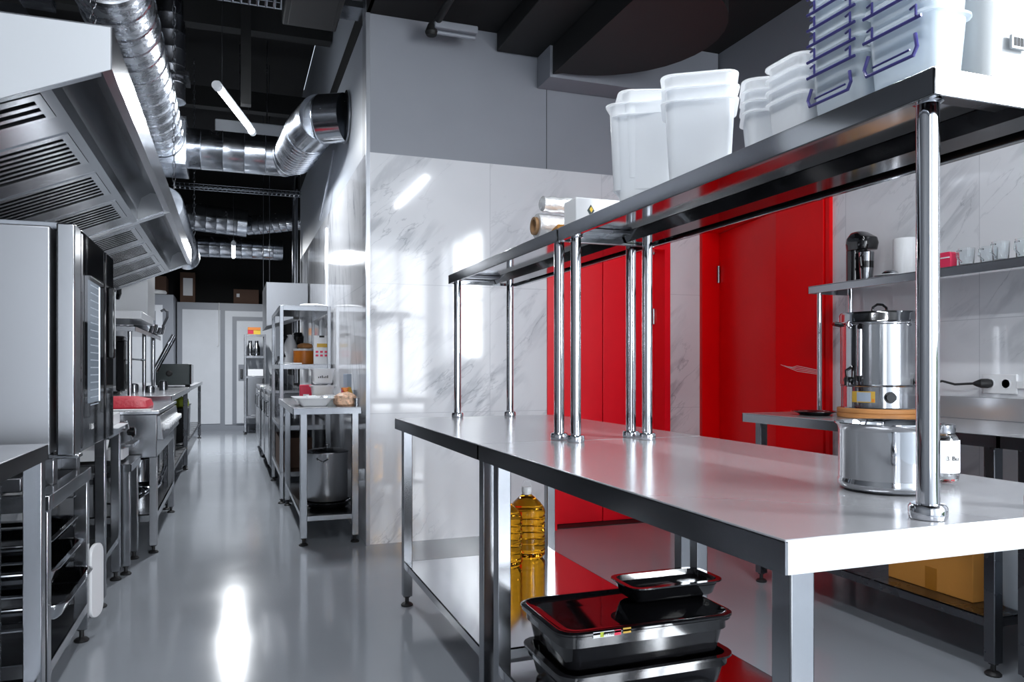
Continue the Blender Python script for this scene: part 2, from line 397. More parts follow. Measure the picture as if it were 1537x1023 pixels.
# ================================================================== STEEL TABLES
def foot(b, x, y, h=.05):
    b.lathe(x, y, [(.026, 0), (.028, .006), (.020, .014), (.009, .018), (.009, h - .012), (.016, h - .01), (.016, h)], 14)
def steel_table(label, x0, x1, y0, y1, zt, legs, zsh=None, lip=.045, group=None, m='steel_top', mleg='steel', legw=.042, name='work_table', shelf_m='steel_shelf', back=None, front=None, cat='table'):
    t = thing(name, label, cat, (((x0 + x1) / 2), (y0 + y1) / 2, 0), group)
    # folded top: sheet with a turned-down lip
    b = B(); w = .0015
    b.box(x0, x1, y0, y1, zt - .006, zt)
    b.build('table_top', m, t, bevel=.0015)
    b = B()
    b.box(x0, x0 + .004, y0, y1, zt - lip, zt - .003); b.box(x1 - .004, x1, y0, y1, zt - lip, zt - .003)
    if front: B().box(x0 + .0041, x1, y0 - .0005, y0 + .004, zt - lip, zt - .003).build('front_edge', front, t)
    else: b.box(x0, x1, y0, y0 + .004, zt - lip, zt - .003)
    b.box(x0, x1, y1 - .004, y1, zt - lip, zt - .003)
    b.build('folded_edge', 'steel_lip', t)
    bd = B(); bd.box(x0 + .03, x1 - .03, y0 + .03, y1 - .03, zt - .028, zt - .0065); bd.build('underlay_board', 'steel_dark', t)
    if back:
        B().box(x1 - .02, x1, y0, y1, zt, zt + back).build('backsplash', m, t, bevel=.003)
    for (lx, ly) in legs:
        b = B(); b.box(lx - legw / 2, lx + legw / 2, ly - legw / 2, ly + legw / 2, .045, zt - .028)
        lg = b.build('leg', mleg, t, bevel=.003)
        fb = B(); foot(fb, lx, ly); fb.build('foot', 'blk_m', lg, smooth=True)
    if zsh is not None:
        xs_ = sorted({l[0] for l in legs}); ys_ = sorted({l[1] for l in legs})
        a, b2, c, d2 = xs_[0] - .01, xs_[-1] + .01, ys_[0] + .0, ys_[-1] - .0
        b = B(); b.box(a, b2, c, d2, zsh - .006, zsh)
        b.box(a, a + .004, c, d2, zsh - .035, zsh); b.box(b2 - .004, b2, c, d2, zsh - .035, zsh)
        b.box(a, b2, c, c + .004, zsh - .035, zsh); b.box(a, b2, d2 - .004, d2, zsh - .035, zsh)
        b.build('lower_shelf', shelf_m, t, bevel=.001)
    return t
def legs4(x0, x1, y0, y1): return [(x0, y0), (x1, y0), (x0, y1), (x1, y1)]

TL, TR = .695, 1.49
steel_table('long steel island worktable nearest the camera, under the stock pot', TL, TR, .84, 2.212, .85, legs4(.752, 1.435, .893, 2.155), .2, lip=.048, front='edge_lit')
steel_table('steel island worktable farther from the camera, with oil bottles on its lower shelf', TL, TR, 2.218, 3.485, .85, legs4(.742, 1.445, 2.265, 3.44), .2, lip=.048)

# over-table shelves
def over_shelf(label, y0, y1, posts_y, endb):
    x0, x1, zt, lip = .95, 1.30, 1.516, .041; pxs = (.998, 1.25) if endb else (.979, 1.238)
    t = thing('over_shelf', label, 'shelf', ((x0 + x1) / 2, (y0 + y1) / 2, .85))
    b = B(); b.box(x0, x1, y0, y1, zt - .004, zt)
    b.box(x0, x0 + .004, y0, y1, zt - lip, zt - .002); b.box(x1 - .004, x1, y0, y1, zt - lip, zt - .002)
    b.box(x0, x1, y0, y0 + .004, zt - lip, zt - .002); b.box(x0, x1, y1 - .004, y1, zt - lip, zt - .002)
    b.box(x0, x0 + .014, y0, y1, zt - lip, zt - lip + .003); b.box(x1 - .014, x1, y0, y1, zt - lip, zt - lip + .003)
    b.build('shelf_board', 'steel_shelf', t, bevel=.0012)
    b = B(); b.prism([(1.17, zt - .005), (1.185, zt - .034), (1.255, zt - .034), (1.27, zt - .005)], 'Y', y0 + .012, y1 - .012)
    b.build('stiffening_channel', 'blk', t)
    for py in posts_y:
        b = B(); b.box(x0 + .006, x1 - .016, py - .03, py + .03, zt - .016, zt - .0045); b.build('cross_brace', 'steel_dark', t, bevel=.002)
        for px in pxs:
            b = B(); b.tube([(px, py, .852), (px, py, zt - .017)], .0165, 20)
            po = b.build('post', 'chrome', t, smooth=True)
            b = B(); b.lathe(px, py, [(.0265, .851), (.0275, .856), (.0275, .868), (.024, .873), (.0168, .874)], 22, c1=False)
            b.build('base_collar', 'chrome', po, smooth=True)
            b = B(); b.lathe(px, py, [(.0168, zt - .034), (.022, zt - .031), (.0225, zt - .02), (.021, zt - .017)], 22)
            b.build('top_collar', 'chrome', po, smooth=True)
    return t
over_shelf('steel over-table shelf carrying the translucent plastic bins, held on chrome posts', .83, 2.195, (.884, 2.166), 1)
over_shelf('steel over-table shelf with the foil rolls, on chrome posts over the farther table', 2.205, 3.49, (2.252, 3.435), 0)

# things on the over-table shelf -------------------------------------------------
ZS = 1.5165
def bin_thing(label, cx, cy, z, lx, ly, h, group, m='milky', rot=0., rim=.012, spout=False, inset=.012):
    b = B(); pan_mesh(b, 0, 0, 0, lx, ly, h, inset=inset, r=.022, rim=rim, t=.0018, lip=.003)
    o = b.build('plastic_bin', m, origin=(0, 0, 0), smooth=True); o.location = (cx, cy, z); o.rotation_euler = (0, 0, rot); WL[o.name] = (cx, cy, z)
    return tag(o, label, 'bin', group)
pos = ['lowest', 'middle one', 'topmost']
for k in range(3):
    bin_thing('tall translucent bin, %s of the stack beside the foil rolls' % pos[k], 1.072 + (.0, -.010, .008)[k], 1.845, ZS + .030 * k, .18, .17, .235, 'tall translucent bins by the foil', rot=math.radians((-30, -38, -22)[k]), rim=.010, inset=.010)
for k in range(3):
    bin_thing('translucent bin, %s of the second stack from the foil' % pos[k], 1.062, 1.592, ZS + .030 * k, .160, .155, .190, 'translucent bins in the second stack', rot=math.radians((-33, -31, -34)[k]), rim=.010, inset=.010)
nm = ['lowest', 'second', 'third', 'topmost']
for k in range(4):
    bin_thing('small translucent bin, %s of the low stack between taller bins' % nm[k], 1.10, 1.365, ZS + .022 * k, .125, .125, .105, 'small translucent bins', rot=math.radians(-34), rim=.008, inset=.008)
for k in range(4):
    bin_thing('small milky bin, %s of the stack touching the violet-clipped boxes' % nm[k], 1.075, 1.205, ZS + .024 * k, .17, .105, .08, 'small milky bins next to clipped boxes', rot=0, rim=.008, inset=.006)

def clip_stack(cx, cy, lx, ly, h, pitch, n, where, grp):
    """food boxes with violet clips, nested"""
    root = thing('clip_container', '', 'food box', (cx, cy, ZS))
    b = B(); pan_mesh(b, cx, cy, ZS, lx, ly, h, inset=.007, r=.02, rim=.008, t=.002)
    b.build('box_body', 'clear', root, smooth=True)
    xf = cx - lx / 2 - .010; z = ZS + h
    b = B(); b.tube([(xf, cy - ly * .44, z - .012), (xf, cy + ly * .44, z - .012)], .0028, 8); b.build('gasket_bar', 'violet', root, smooth=True)
    for sgn in (-1, 1):
        b = B(); y = cy + sgn * ly * .33
        b.tube([(xf + .002, y + .008, z + .006), (xf - .002, y - .006, z + .006), (xf - .002, y - .006, z - .010)], .0022, 6); b.build('hook', 'violet', root, smooth=True)
    for k in range(n):
        lab = 'violet-clipped food box, %s in the stack %s' % (['lowest', 'second', 'third', 'fourth', 'fifth', 'sixth', 'seventh', 'eighth'][k] + (' from bottom' if k else ''), where)
        r = root if k == 0 else dup(root, (cx, cy, ZS + pitch * k))
        tag(r, lab, 'food box', grp)
        if k == 0: first = r
    # the folded-down handle that only the lowest one shows
    b = B(); y0, y1 = cy - ly * .40, cy + ly * .40; zb = ZS + h * .34; zt_ = ZS + h * .66
    b.tube([(xf, y1 - .006, zt_), (xf - .003, y1, zb + .012), (xf - .004, y1 - .006, zb), (xf - .004, y0 + .006, zb), (xf - .003, y0, zb + .012), (xf, y0 + .006, zt_)], .003, 8)
    b.tube([(xf, y1 - .014, zb + .012), (xf - .002, y0 + .014, zb + .012)], .0018, 6)
    first_h = b.build('handle', 'violet', root, smooth=True)
clip_stack(1.085, 1.069, .19, .128, .10, .0286, 8, 'beside the small milky bins', 'clipped food boxes in the long stack')
clip_stack(1.022, .9265, .085, .128, .105, .040, 5, 'at the near end of the shelf', 'clipped food boxes in the end stack')
# white tote with a barcode tag
t = thing('storage_tote', 'large white plastic tote with barcode tag, at the right end of the shelf', 'tote', (1.195, .99, ZS))
b = B(); pan_mesh(b, 1.195, .99, ZS, .235, .27, .30, inset=.008, r=.03, rim=.006, t=.003); b.build('tote_body', 'tote', t, smooth=True)
b = B(); b.box(1.135, 1.175, .852, .856, 1.577, 1.598); tg = b.build('barcode_tag', 'tag', t)
b = B()
for i in range(9):
    x = 1.14 + i * .0034; b.box(x, x + (.0012 if i % 2 else .002), .8512, .8522, 1.581, 1.594)
b.build('barcode_bars', 'ink', tg)
# foil rolls, cling-film box
t = thing('foil_roll', 'roll of aluminium foil on a cardboard core, open end showing', 'foil roll', (1.06, 2.40, ZS))
b = B(); b.lathe(2.405, ZS + .0425, [(.041, .962), (.042, .966), (.0425, 1.00), (.0405, 1.05), (.042, 1.12), (.042, 1.20), (.040, 1.205)], 26, 'X'); b.build('foil', 'foil', t, smooth=True)
b = B(); b.lathe(2.405, ZS + .0425, [(.030, .961), (.030, .950), (.022, .950), (.022, .9615)], 22, 'X'); b.build('cardboard_core', 'core', t, smooth=True)
o = B().lathe(2.375, ZS + .112, [(.018, .965), (.027, .972), (.024, .985), (.028, 1.0), (.025, 1.03), (.029, 1.06), (.026, 1.09), (.028, 1.14), (.027, 1.22), (.015, 1.24)], 14, 'X').build('foil_roll', 'foil', smooth=True)
tag(o, 'crumpled foil roll lying on top of the other foil roll', 'foil roll')
t = thing('wrap_box', 'long white cling film box with a small diamond logo, before the foil rolls', 'box', (1.07, 2.17, ZS))
b = B(); b.box(.968, 1.19, 2.10, 2.19, ZS, ZS + .078); b.build('carton', 'paper', t, bevel=.003)
b = B(); b.prism([(1.005, ZS + .04), (1.017, ZS + .022), (1.029, ZS + .04), (1.017, ZS + .058)], 'Y', 2.0985, 2.0995); b.build('diamond_logo', 'green_dark', t)
b = B(); b.prism([(1.012, ZS + .043), (1.018, ZS + .034), (1.024, ZS + .043), (1.018, ZS + .052)], 'Y', 2.0975, 2.0985); b.build('logo_centre', 'yellow', t)
o = B().prism([(.968, 2.24), (1.14, 2.24), (1.16, 2.31), (.99, 2.34)], 'Z', ZS, ZS + .022).build('paper_sleeve', 'card', bevel=.004)
tag(o, 'flattened brown cardboard sleeve under the foil rolls', 'cardboard')

# ================================================================== ON AND UNDER THE ISLAND
# stock pot
t = thing('stock_pot', 'wide shiny stainless pot without lid on the island worktable', 'pot', (1.166, 1.122, .851))
b = B(); z = .851
b.lathe(1.166, 1.122, [(.078, z), (.088, z + .002), (.0935, z + .008), (.0945, z + .016), (.092, z + .021), (.0925, z + .024), (.0925, z + .112), (.095, z + .121), (.1005, z + .125), (.1005, z + .127), (.0945, z + .1255), (.0905, z + .117), (.0905, z + .02), (.084, z + .010), (.0, z + .0095)], 48, c1=False)
b.v = [(1.166 + (q[0] - 1.166) * .94, 1.122 + (q[1] - 1.122) * .94, q[2]) for q in b.v]
b.build('pot_body', 'pot_chrome', t, smooth=True)
# jar
t = thing('label_jar', 'glass jar with a white handwritten paper label, behind the chrome post', 'jar', (1.325, 1.15, .851))
cx, cy = 1.325, 1.15
b = B(); b.lathe(cx, cy, [(.026, .8515), (.036, .858), (.038, .868), (.038, .935), (.034, .944), (.028, .95), (.028, .957), (.026, .957), (.026, .95), (.032, .942), (.0355, .934), (.0355, .868), (.03, .862), (.0, .861)], 26, c1=False); b.build('jar_glass', 'glass', t, smooth=True)
b = B(); b.lathe(cx, cy, [(.0305, .951), (.0315, .954), (.0315, .967), (.029, .969), (0, .969)], 26, c1=False); b.build('lid', 'steel', t, smooth=True)
b = B(); n = 16; r = .0386
la = [(cx + r * math.cos(math.radians(a)), cy + r * math.sin(math.radians(a))) for a in [170 + 150 * i / n for i in range(n + 1)]]
vs = [(x, y, .874) for x, y in la] + [(x, y, .938) for x, y in la]
b.add(vs, [(i, i + 1, n + 2 + i, n + 1 + i) for i in range(n)]); lb = b.build('paper_label', 'paper', t)
text('3. Bia', .0125, 'ink', lb, (cx - .006, cy - .0390, .903), (PI / 2, 0, math.radians(-9)))
# oil bottles
def oil_bottle(cx, cy, z, label):
    t = thing('oil_bottle', label, 'bottle', (cx, cy, z), 'oil bottles on the lower shelf')
    pr = [(.055, z + .001), (.068, z + .006), (.074, z + .016)]
    zz = z + .02
    for k in range(6):
        pr += [(.076, zz), (.0765, zz + .012), (.0765, zz + .024), (.0725, zz + .029), (.0725, zz + .033)]; zz += .036
    pr += [(.077, zz), (.077, zz + .014), (.071, zz + .035), (.055, zz + .062), (.032, zz + .090), (.022, zz + .100)]
    top = zz + .1
    sc_ = lambda q: [(r_ * 1.13, z + (h_ - z) * .86) for r_, h_ in q]
    pr = sc_(pr + [(.022, top + .003)])
    b = B(); b.lathe(cx, cy, pr, 32); top = z + (top - z) * .86; b.build('bottle_body', 'oil', t, smooth=True)
    b = B(); b.lathe(cx, cy, [(.021, top + .003), (.021, top + .012), (.024, top + .012), (.024, top + .034), (.021, top + .038), (0, top + .038)], 24, c1=False); b.build('cap', 'white', t, smooth=True)
    b = B(); b.tube([(cx - .020, cy, top + .008), (cx - .024, cy, top + .04), (cx - .01, cy, top + .066), (cx + .014, cy, top + .062), (cx + .022, cy, top + .036), (cx + .020, cy, top + .008)], .0018, 6); b.build('carry_loop', 'white', t, smooth=True)
oil_bottle(1.285, 3.335, .2005, 'large plastic bottle of golden oil, clear of the table leg')
oil_bottle(1.125, 3.215, .2005, 'large plastic bottle of golden oil, partly hidden behind the table leg')
# black bins
def black_bin(z, label, h, cx=1.05, cy=1.94):
    b = B(); pan_mesh(b, cx, cy, z, .50, .30, h, inset=.018, r=.04, rim=.016, t=.003, lip=.006)
    b.loft([rr(cx, cy, .506, .306, .043, z + h - .03), rr(cx, cy, .506, .306, .043, z + h - .006)], False, False)
    o = b.build('black_bin', 'blk', smooth=True); return tag(o, label, 'bin', 'black bins stacked under the island')
black_bin(.2005, 'black plastic food bin, lower of the stack under the island table', .088)
t = thing('black_bin', 'black plastic food bin with glossy lid and stickers, upper of the stack', 'bin', (1.045, 1.94, .289), 'black bins stacked under the island')
b = B(); pan_mesh(b, 1.045, 1.94, .289, .50, .30, .104, inset=.018, r=.04, rim=.016, t=.003, lip=.006)
b.loft([rr(1.045, 1.94, .506, .306, .043, .36), rr(1.045, 1.94, .506, .306, .043, .385)], False, False); b.build('bin_body', 'blk', t, smooth=True)
b = B(); c = (1.045, 1.94)
b.loft([rr(*c, .534, .334, .055, .3935), rr(*c, .538, .338, .056, .396), rr(*c, .538, .338, .056, .401), rr(*c, .520, .320, .05, .4045), rr(*c, .505, .305, .045, .4035), rr(*c, .49, .29, .04, .398), rr(*c, .44, .24, .03, .3972)])
b.build('lid', 'blk_lid', t, smooth=True)
st = B().box(.865, .925, 1.771, 1.7725, .388, .403).build('sticker', 'paper', t)
B().box(.885, .895, 1.7702, 1.771, .389, .402).build('sticker_mark', 'lime', st)
text('A-1102', .011, 'ink', st, (.908, 1.7704, .396), ROTX)
B().box(.926, .945, 1.771, 1.7725, .389, .403).build('sticker', 'crimson', t)
B().box(.951, .974, 1.771, 1.7725, .391, .405).build('sticker', 'brass', t)
b = B(); pan_mesh(b, 1.215, 1.995, .4045, .29, .145, .05, inset=.012, r=.03, rim=.012, t=.003, lip=.004)
b.loft([rr(1.215, 1.995, .286, .141, .03, .44), rr(1.215, 1.995, .2, .06, .02, .43)], False, True)
tag(b.build('black_pan', 'blk', smooth=True), 'small shallow black pan resting on the glossy bin lid', 'pan')

# ================================================================== RIGHT-HAND WALL
RF = 2.46
steel_table('steel wall table with the water urn and chopping board, by the red door', RF, 3.14, 1.90, 3.30, .85, legs4(2.512, 3.08, 1.955, 3.215), .2, back=.10, m='steel_top', mleg='steel_dark', shelf_m='steel_dark')
steel_table('steel wall table at the right edge of the photo, beyond the jar', RF, 3.14, .45, 1.893, .85, legs4(2.512, 3.08, .5, 1.83), .2, back=.10, m='steel_top', mleg='steel_dark', shelf_m='steel_dark')
# shelf above it
t = thing('wall_shelf', 'long steel shelf over the wall table, with glasses and coffee maker', 'shelf', (3.02, 2.2, .95))
b = B(); b.box(2.88, 3.14, .9, 3.30, 1.508, 1.514)
b.box(2.88, 2.884, .9, 3.30, 1.474, 1.512); b.box(2.88, 3.14, 3.296, 3.30, 1.474, 1.512); b.build('shelf_board', 'steel', t, bevel=.001)
for y in (3.24, 1.3):
    for x in (2.90, 3.108):
        B().tube([(x, y, .851), (x, y, 1.507)], .0125, 16).build('post', 'chrome', t, smooth=True)
# coffee maker
t = thing('coffee_maker', 'black single-cup coffee maker with a steel travel mug, on the wall shelf', 'coffee maker', (3.02, 3.06, 1.515))
b = B(); cx, cy, z = 3.02, 3.06, 1.515
b.box(cx - .055, cx + .055, cy - .05, cy + .075, z, z + .012)
b.loft([rr(cx + .0, cy + .045, .10, .065, .02, z + .01), rr(cx, cy + .045, .10, .065, .02, z + .2)])
b.loft([rr(cx, cy + .012, .11, .13, .03, z + .165), rr(cx, cy + .010, .115, .14, .03, z + .20), rr(cx, cy + .012, .11, .13, .03, z + .228), rr(cx, cy + .03, .07, .08, .03, z + .258), rr(cx, cy + .03, .04, .04, .018, z + .264)])
b.build('machine_body', 'blk', t, smooth=True, bevel=.003)
b = B(); b.lathe(cx - .005, cy - .022, [(.028, z + .013), (.031, z + .016), (.035, z + .07), (.035, z + .071)], 24); b.lathe(cx - .005, cy - .022, [(.036, z + .104), (.038, z + .15), (.036, z + .152)], 24)
tm = b.build('travel_mug', 'steel', t, smooth=True)
b = B(); b.lathe(cx - .005, cy - .022, [(.036, z + .071), (.037, z + .104)], 24); b.tube([(cx - .04, cy - .03, z + .135), (cx - .065, cy - .045, z + .12), (cx - .06, cy - .045, z + .08), (cx - .038, cy - .03, z + .07)], .006, 8); b.build('mug_grip', 'blk', tm, smooth=True)
# paper towel roll, saucer with lid
b = B(); b.lathe(3.05, 2.83, [(.052, 1.515), (.055, 1.519), (.055, 1.70), (.052, 1.704), (.02, 1.704), (.02, 1.69)], 28)
tag(b.build('paper_roll', 'paper', smooth=True), 'white paper towel roll standing right of the coffee maker', 'paper roll')
t = thing('saucer', 'white saucer with a small steel sieve, before the paper towel roll', 'saucer', (2.955, 2.86, 1.515))
b = B(); b.lathe(2.955, 2.83, [(.03, 1.515), (.07, 1.523), (.07, 1.525), (.03, 1.518), (0, 1.518)], 26, c1=False); b.build('dish', 'white', t, smooth=True)
b = B(); b.lathe(2.955, 2.83, [(.04, 1.523), (.04, 1.530), (.03, 1.541), (.012, 1.548), (0, 1.549)], 22, c1=False); b.build('sieve', 'steel', t, smooth=True)
# pink box, glass mugs
o = B().prism([(2.46, 1.515), (2.52, 1.515), (2.523, 1.575), (2.515, 1.583), (2.467, 1.583), (2.457, 1.575)], 'X', 2.905, 2.945)
o = o.build('pink_box', 'pink', bevel=.003); tag(o, 'small pink packet at the left end of the row of glasses', 'packet')
B().box(2.902, 2.9045, 2.462, 2.519, 1.556, 1.561).build('stripe', 'paper', o)
def mug(cx, cy, label, tall=.078, r=.033):
    t = thing('glass_mug', label, 'glass', (cx, cy, 1.515), 'glasses in a row on the wall shelf')
    z = 1.5155
    b = B(); b.lathe(cx, cy, [(r * .8, z), (r * .86, z + .003), (r, z + tall), (r - .0025, z + tall), (r * .8, z + .008), (0, z + .008)], 20, c1=False); b.build('glass_body', 'glass', t, smooth=True)
    b = B(); b.tube([(cx - r * .9, cy + .0, z + tall * .85), (cx - r * 1.6, cy - .0, z + tall * .8), (cx - r * 1.7, cy, z + tall * .45), (cx - r * .85, cy, z + tall * .2)], .0035, 8); b.build('handle', 'glass', t, smooth=True)
gl = ['first glass mug right of the pink packet', 'second glass mug from the pink packet', 'third glass mug from the pink packet', 'fourth glass mug from the pink packet', 'fifth glass mug from the pink packet', 'glass mug farthest right on the wall shelf']
for k in range(6): mug(2.945 + (.03 if k % 2 else 0), 2.415 - .078 * k, gl[k], tall=(.075, .072, .08, .082, .09, .10)[k])
# water urn on round boards
cx, cy = 2.835, 2.775
for k, z in enumerate((.851, .8735)):
    b = B(); b.lathe(cx, cy, [(.182, z), (.185, z + .003), (.185, z + .019), (.182, z + .022)], 40)
    tag(b.build('round_board', 'wood', smooth=True), 'round wooden board directly under the water urn' if k else 'lowest round wooden board, lying on the steel wall table', 'board')
z = .896
t = thing('water_urn', 'tall stainless water urn with black handles, tap and control knob', 'urn', (cx, cy, z))
b = B(); b.lathe(cx, cy, [(.170, z), (.166, z + .004), (.166, z + .098), (.170, z + .102), (.166, z + .106), (.170, z + .108), (.170, z + .38), (.174, z + .385), (.174, z + .389)], 48); b.build('urn_body', 'steel_shelf', t, smooth=True)
b = B(); b.lathe(cx, cy, [(.178, z + .388), (.180, z + .392), (.176, z + .398), (.176, z + .430), (.170, z + .440), (.09, z + .446), (0, z + .448)], 48, c1=False); ld = b.build('urn_lid', 'steel_shelf', t, smooth=True)
b = B(); b.tube([(cx - .045, cy, z + .444), (cx - .04, cy, z + .466), (cx - .015, cy, z + .480), (cx + .015, cy, z + .480), (cx + .04, cy, z + .466), (cx + .045, cy, z + .444)], .006, 8); b.build('lid_handle', 'blk', ld, smooth=True)
def urnpt(a, r, h): a = math.radians(a); return (cx + r * math.cos(a), cy + r * math.sin(a), z + h)
# a: 225 = towards the camera
for a in (150, 298):
    b = B(); b.tube([urnpt(a - 9, .168, .385), urnpt(a - 6, .20, .392), urnpt(a + 6, .20, .392), urnpt(a + 9, .168, .385)], .009, 10); b.build('side_handle', 'blk', t, smooth=True)
b = B(); b.tube([urnpt(178, .168, .40), urnpt(178, .178, .398), urnpt(178, .182, .38), urnpt(178, .172, .368), urnpt(178, .16, .375)], .005, 8)
b.tube([urnpt(270, .168, .40), urnpt(270, .176, .398), urnpt(270, .178, .38), urnpt(270, .162, .372)], .006, 8); b.build('lid_latch', 'chrome', t, smooth=True)
b = B(); b.tube([urnpt(196, .170, .14), urnpt(196, .170, .36)], .010, 12); sg = b.build('sight_tube', 'chrome', t, smooth=True)
b = B(); b.tube([urnpt(196, .155, .132), urnpt(196, .175, .132), urnpt(196, .178, .15)], .013, 10); b.build('tube_fitting', 'blk', sg, smooth=True)
b = B(); b.tube([urnpt(196, .15, .375), urnpt(196, .172, .37)], .012, 10); b.build('tube_cap', 'blk', sg, smooth=True)
b = B(); b.tube([urnpt(178, .15, .13), urnpt(178, .195, .13)], .014, 12); b.tube([urnpt(178, .188, .14), urnpt(178, .190, .105)], .011, 12); b.tube([urnpt(178, .188, .14), urnpt(178, .192, .172), urnpt(183, .172, .19)], .007, 8); b.build('tap', 'blk', t, smooth=True)
kd = urnpt(239, .166, .052); dv = Vector((math.cos(math.radians(239)), math.sin(math.radians(239)), 0))
b = B(); p = Vector(kd); b.tube([p - dv * .003, p + dv * .004], .026, 24); b.tube([p, p + dv * .020], .019, 20); b.build('control_knob', 'blk', t, smooth=True)
def wrap(name, a0, a1, r, z0, z1, m, par, n=14):
    b = B(); vs = [urnpt(a0 + (a1 - a0) * i / n, r, z0) for i in range(n + 1)] + [urnpt(a0 + (a1 - a0) * i / n, r, z1) for i in range(n + 1)]
    b.add(vs, [(i, i + 1, n + 2 + i, n + 1 + i) for i in range(n)]); return b.build(name, m, par)
lb = wrap('maker_label', 181, 218, .1668, .028, .078, 'brass', t)
wrap('label_panel', 190, 212, .1672, .032, .074, 'blue', lb); wrap('label_red_mark', 213.5, 217, .1674, .03, .045, 'orange', lb)
# cord to the socket
t = thing('power_cord', 'black power cord from the urn to the wall socket', 'cord', (3.05, 2.6, .95))
b = B(); b.tube([(cx + .158, cy - .02, .965), (cx + .20, cy - .03, .975), (3.05, 2.72, .99), (3.09, 2.66, 1.02), (3.10, 2.60, 1.005), (3.115, 2.50, 1.012)], .0055, 8)
b.tube([(3.0, 2.86, .96), (3.06, 2.84, 1.02), (3.08, 2.80, .98), (3.10, 2.76, .93)], .004, 8); b.build('cord', 'blk_m', t, smooth=True)
b = B(); b.tube([(3.10, 2.505, 1.011), (3.10, 2.49, 1.011), (3.105, 2.475, 1.012), (3.13, 2.462, 1.012), (3.1385, 2.46, 1.012)], [.008, .014, .02, .021, .018], 16); b.build('plug', 'blk_m', t, smooth=True)
t = thing('wall_socket', 'white double wall socket with cable trunking above the backsplash', 'socket', (3.14, 2.43, 1.0))
b = B(); b.box(3.139, 3.15, 2.335, 2.495, .967, 1.053); b.build('socket_plate', 'white', t, bevel=.004)
for y in (2.46, 2.385):
    b = B(); b.lathe(y, 1.012, [(.024, 3.1391), (.024, 3.1375), (.019, 3.1375), (.019, 3.139)], 22, 'X'); b.build('socket_outlet', 'paper', t, smooth=True)
B().box(3.136, 3.15, 1.2, 2.335, .992, 1.024).build('cable_trunking', 'white', t, bevel=.002)
# black tray
b = B(); pan_mesh(b, 2.665, 3.01, .851, .16, .20, .020, inset=.02, r=.06, rim=.008, t=.003, lip=.003)
tag(b.build('serving_tray', 'blk', smooth=True), 'oval black tray in front of the wooden boards, left of the urn', 'tray')
# bunch of thin white wires against the red panel
t = thing('wire_bundle', 'bundle of thin white wires between the chrome shelf post and the red panel', 'wires', (2.86, 3.27, .86))
b = B()
for i in range(4):
    b.tube([(3.112, 3.80 - .03 * i, 1.10 - .006 * i), (3.02, 3.55, 1.062 + .010 * i), (2.915, 3.25, 1.045 + .007 * i)], .0016, 5)
b.build('wires', 'paper', t)
# under the wall tables
t = thing('cardboard_box', 'orange-brown cardboard box with tape on the lower shelf', 'box', (2.78, 2.3, .201))
B().box(2.60, 2.95, 2.105, 2.50, .2005, .50).build('carton', 'card', t, bevel=.003)
b = B(); b.box(2.5985, 2.5998, 2.262, 2.315, .2015, .29); b.build('tape_strip', 'tape', t)
b = B(); pan_mesh(b, 2.82, 1.995, .2005, .37, .13, .26, inset=.02, r=.03, rim=.012, t=.003)
tag(b.build('clear_crate', 'clear', smooth=True), 'translucent crate wedged between cardboard box and table leg', 'crate')
b = B(); pan_mesh(b, 2.80, 1.66, .2005, .45, .22, .22, inset=.02, r=.03, rim=.012, t=.003)
tag(b.build('clear_crate', 'clear', smooth=True), 'translucent crate farther right, behind the second table leg', 'crate')

# ================================================================== RIGHT SIDE OF THE CORRIDOR
steel_table('narrow steel table against the marble corner, a stock pot beneath it', .335, .745, 4.765, 6.33, .84, legs4(.40, .71, 4.815, 6.27), .18, lip=.04, shelf_m='steel')
ZT = .8405
t = thing('stock_pot', 'tall lidded stock pot on the lower shelf of the corner table', 'pot', (.575, 5.12, .18))
b = B(); b.lathe(.575, 5.12, [(.128, .226), (.131, .23), (.131, .525), (.134, .53), (.134, .534)], 36); b.build('pot_body', 'pot', t, smooth=True)
b = B(); b.lathe(.575, 5.12, [(.137, .534), (.137, .539), (.1, .552), (.03, .557), (.008, .56), (.008, .572), (.016, .576), (.016, .585), (0, .588)], 36, c1=False); b.build('lid', 'steel_dark', t, smooth=True)
b = B(); b.tube([(.50, 4.998, .505), (.50, 4.965, .50), (.53, 4.955, .485), (.56, 4.965, .50), (.56, 4.99, .505)], .006, 8); b.build('handle', 'steel', t, smooth=True)
b = B(); b.lathe(.575, 5.09, [(.10, .181), (.13, .19), (.158, .222), (.155, .224), (.12, .2), (0, .195)], 36, c1=False)
tag(b.build('frying_pan', 'blk', smooth=True), 'wide black pan under the lidded stock pot', 'pan')
# items on the corner table
b = B(); pan_mesh(b, .475, 5.05, ZT, .22, .33, .055, inset=.03, r=.02, rim=.014, t=.003)
tag(b.build('white_tray', 'white', smooth=True), 'white plastic tray on the left of the corner table', 'tray')
b = B(); b.box(.44, .50, 5.02, 5.10, ZT + .02, ZT + .062); tag(b.build('paper_stack', 'paper', bevel=.004), 'block of white paper lying inside the white tray', 'paper')
for k in range(2):
    t = thing('white_tub', 'white plastic tub with scribbled marks, %s of the two' % ('upper', 'lower')[1 - k], 'tub', (.585, 5.45, ZT + .05 + .1 * k), 'white plastic tubs on the corner table')
    b = B(); zz = ZT + .012 + .118 * k; pan_mesh(b, .58, 5.45, zz, .15, .14, .10, inset=.012, r=.02, rim=.008, t=.003); b.build('tub_body', 'white', t, smooth=True)
    b = B(); b.loft([rr(.58, 5.45, .172, .162, .03, zz + .1005), rr(.58, 5.45, .172, .162, .03, zz + .107)]); b.build('lid', 'white', t, smooth=True)
    if k:
        b = B(); xx = .545
        for i in range(6): b.box(xx, xx + .006, 5.3805, 5.382, zz + .04, zz + .05 + .004 * (i % 3)); xx += .012
        b.build('scribble', 'ink', t)
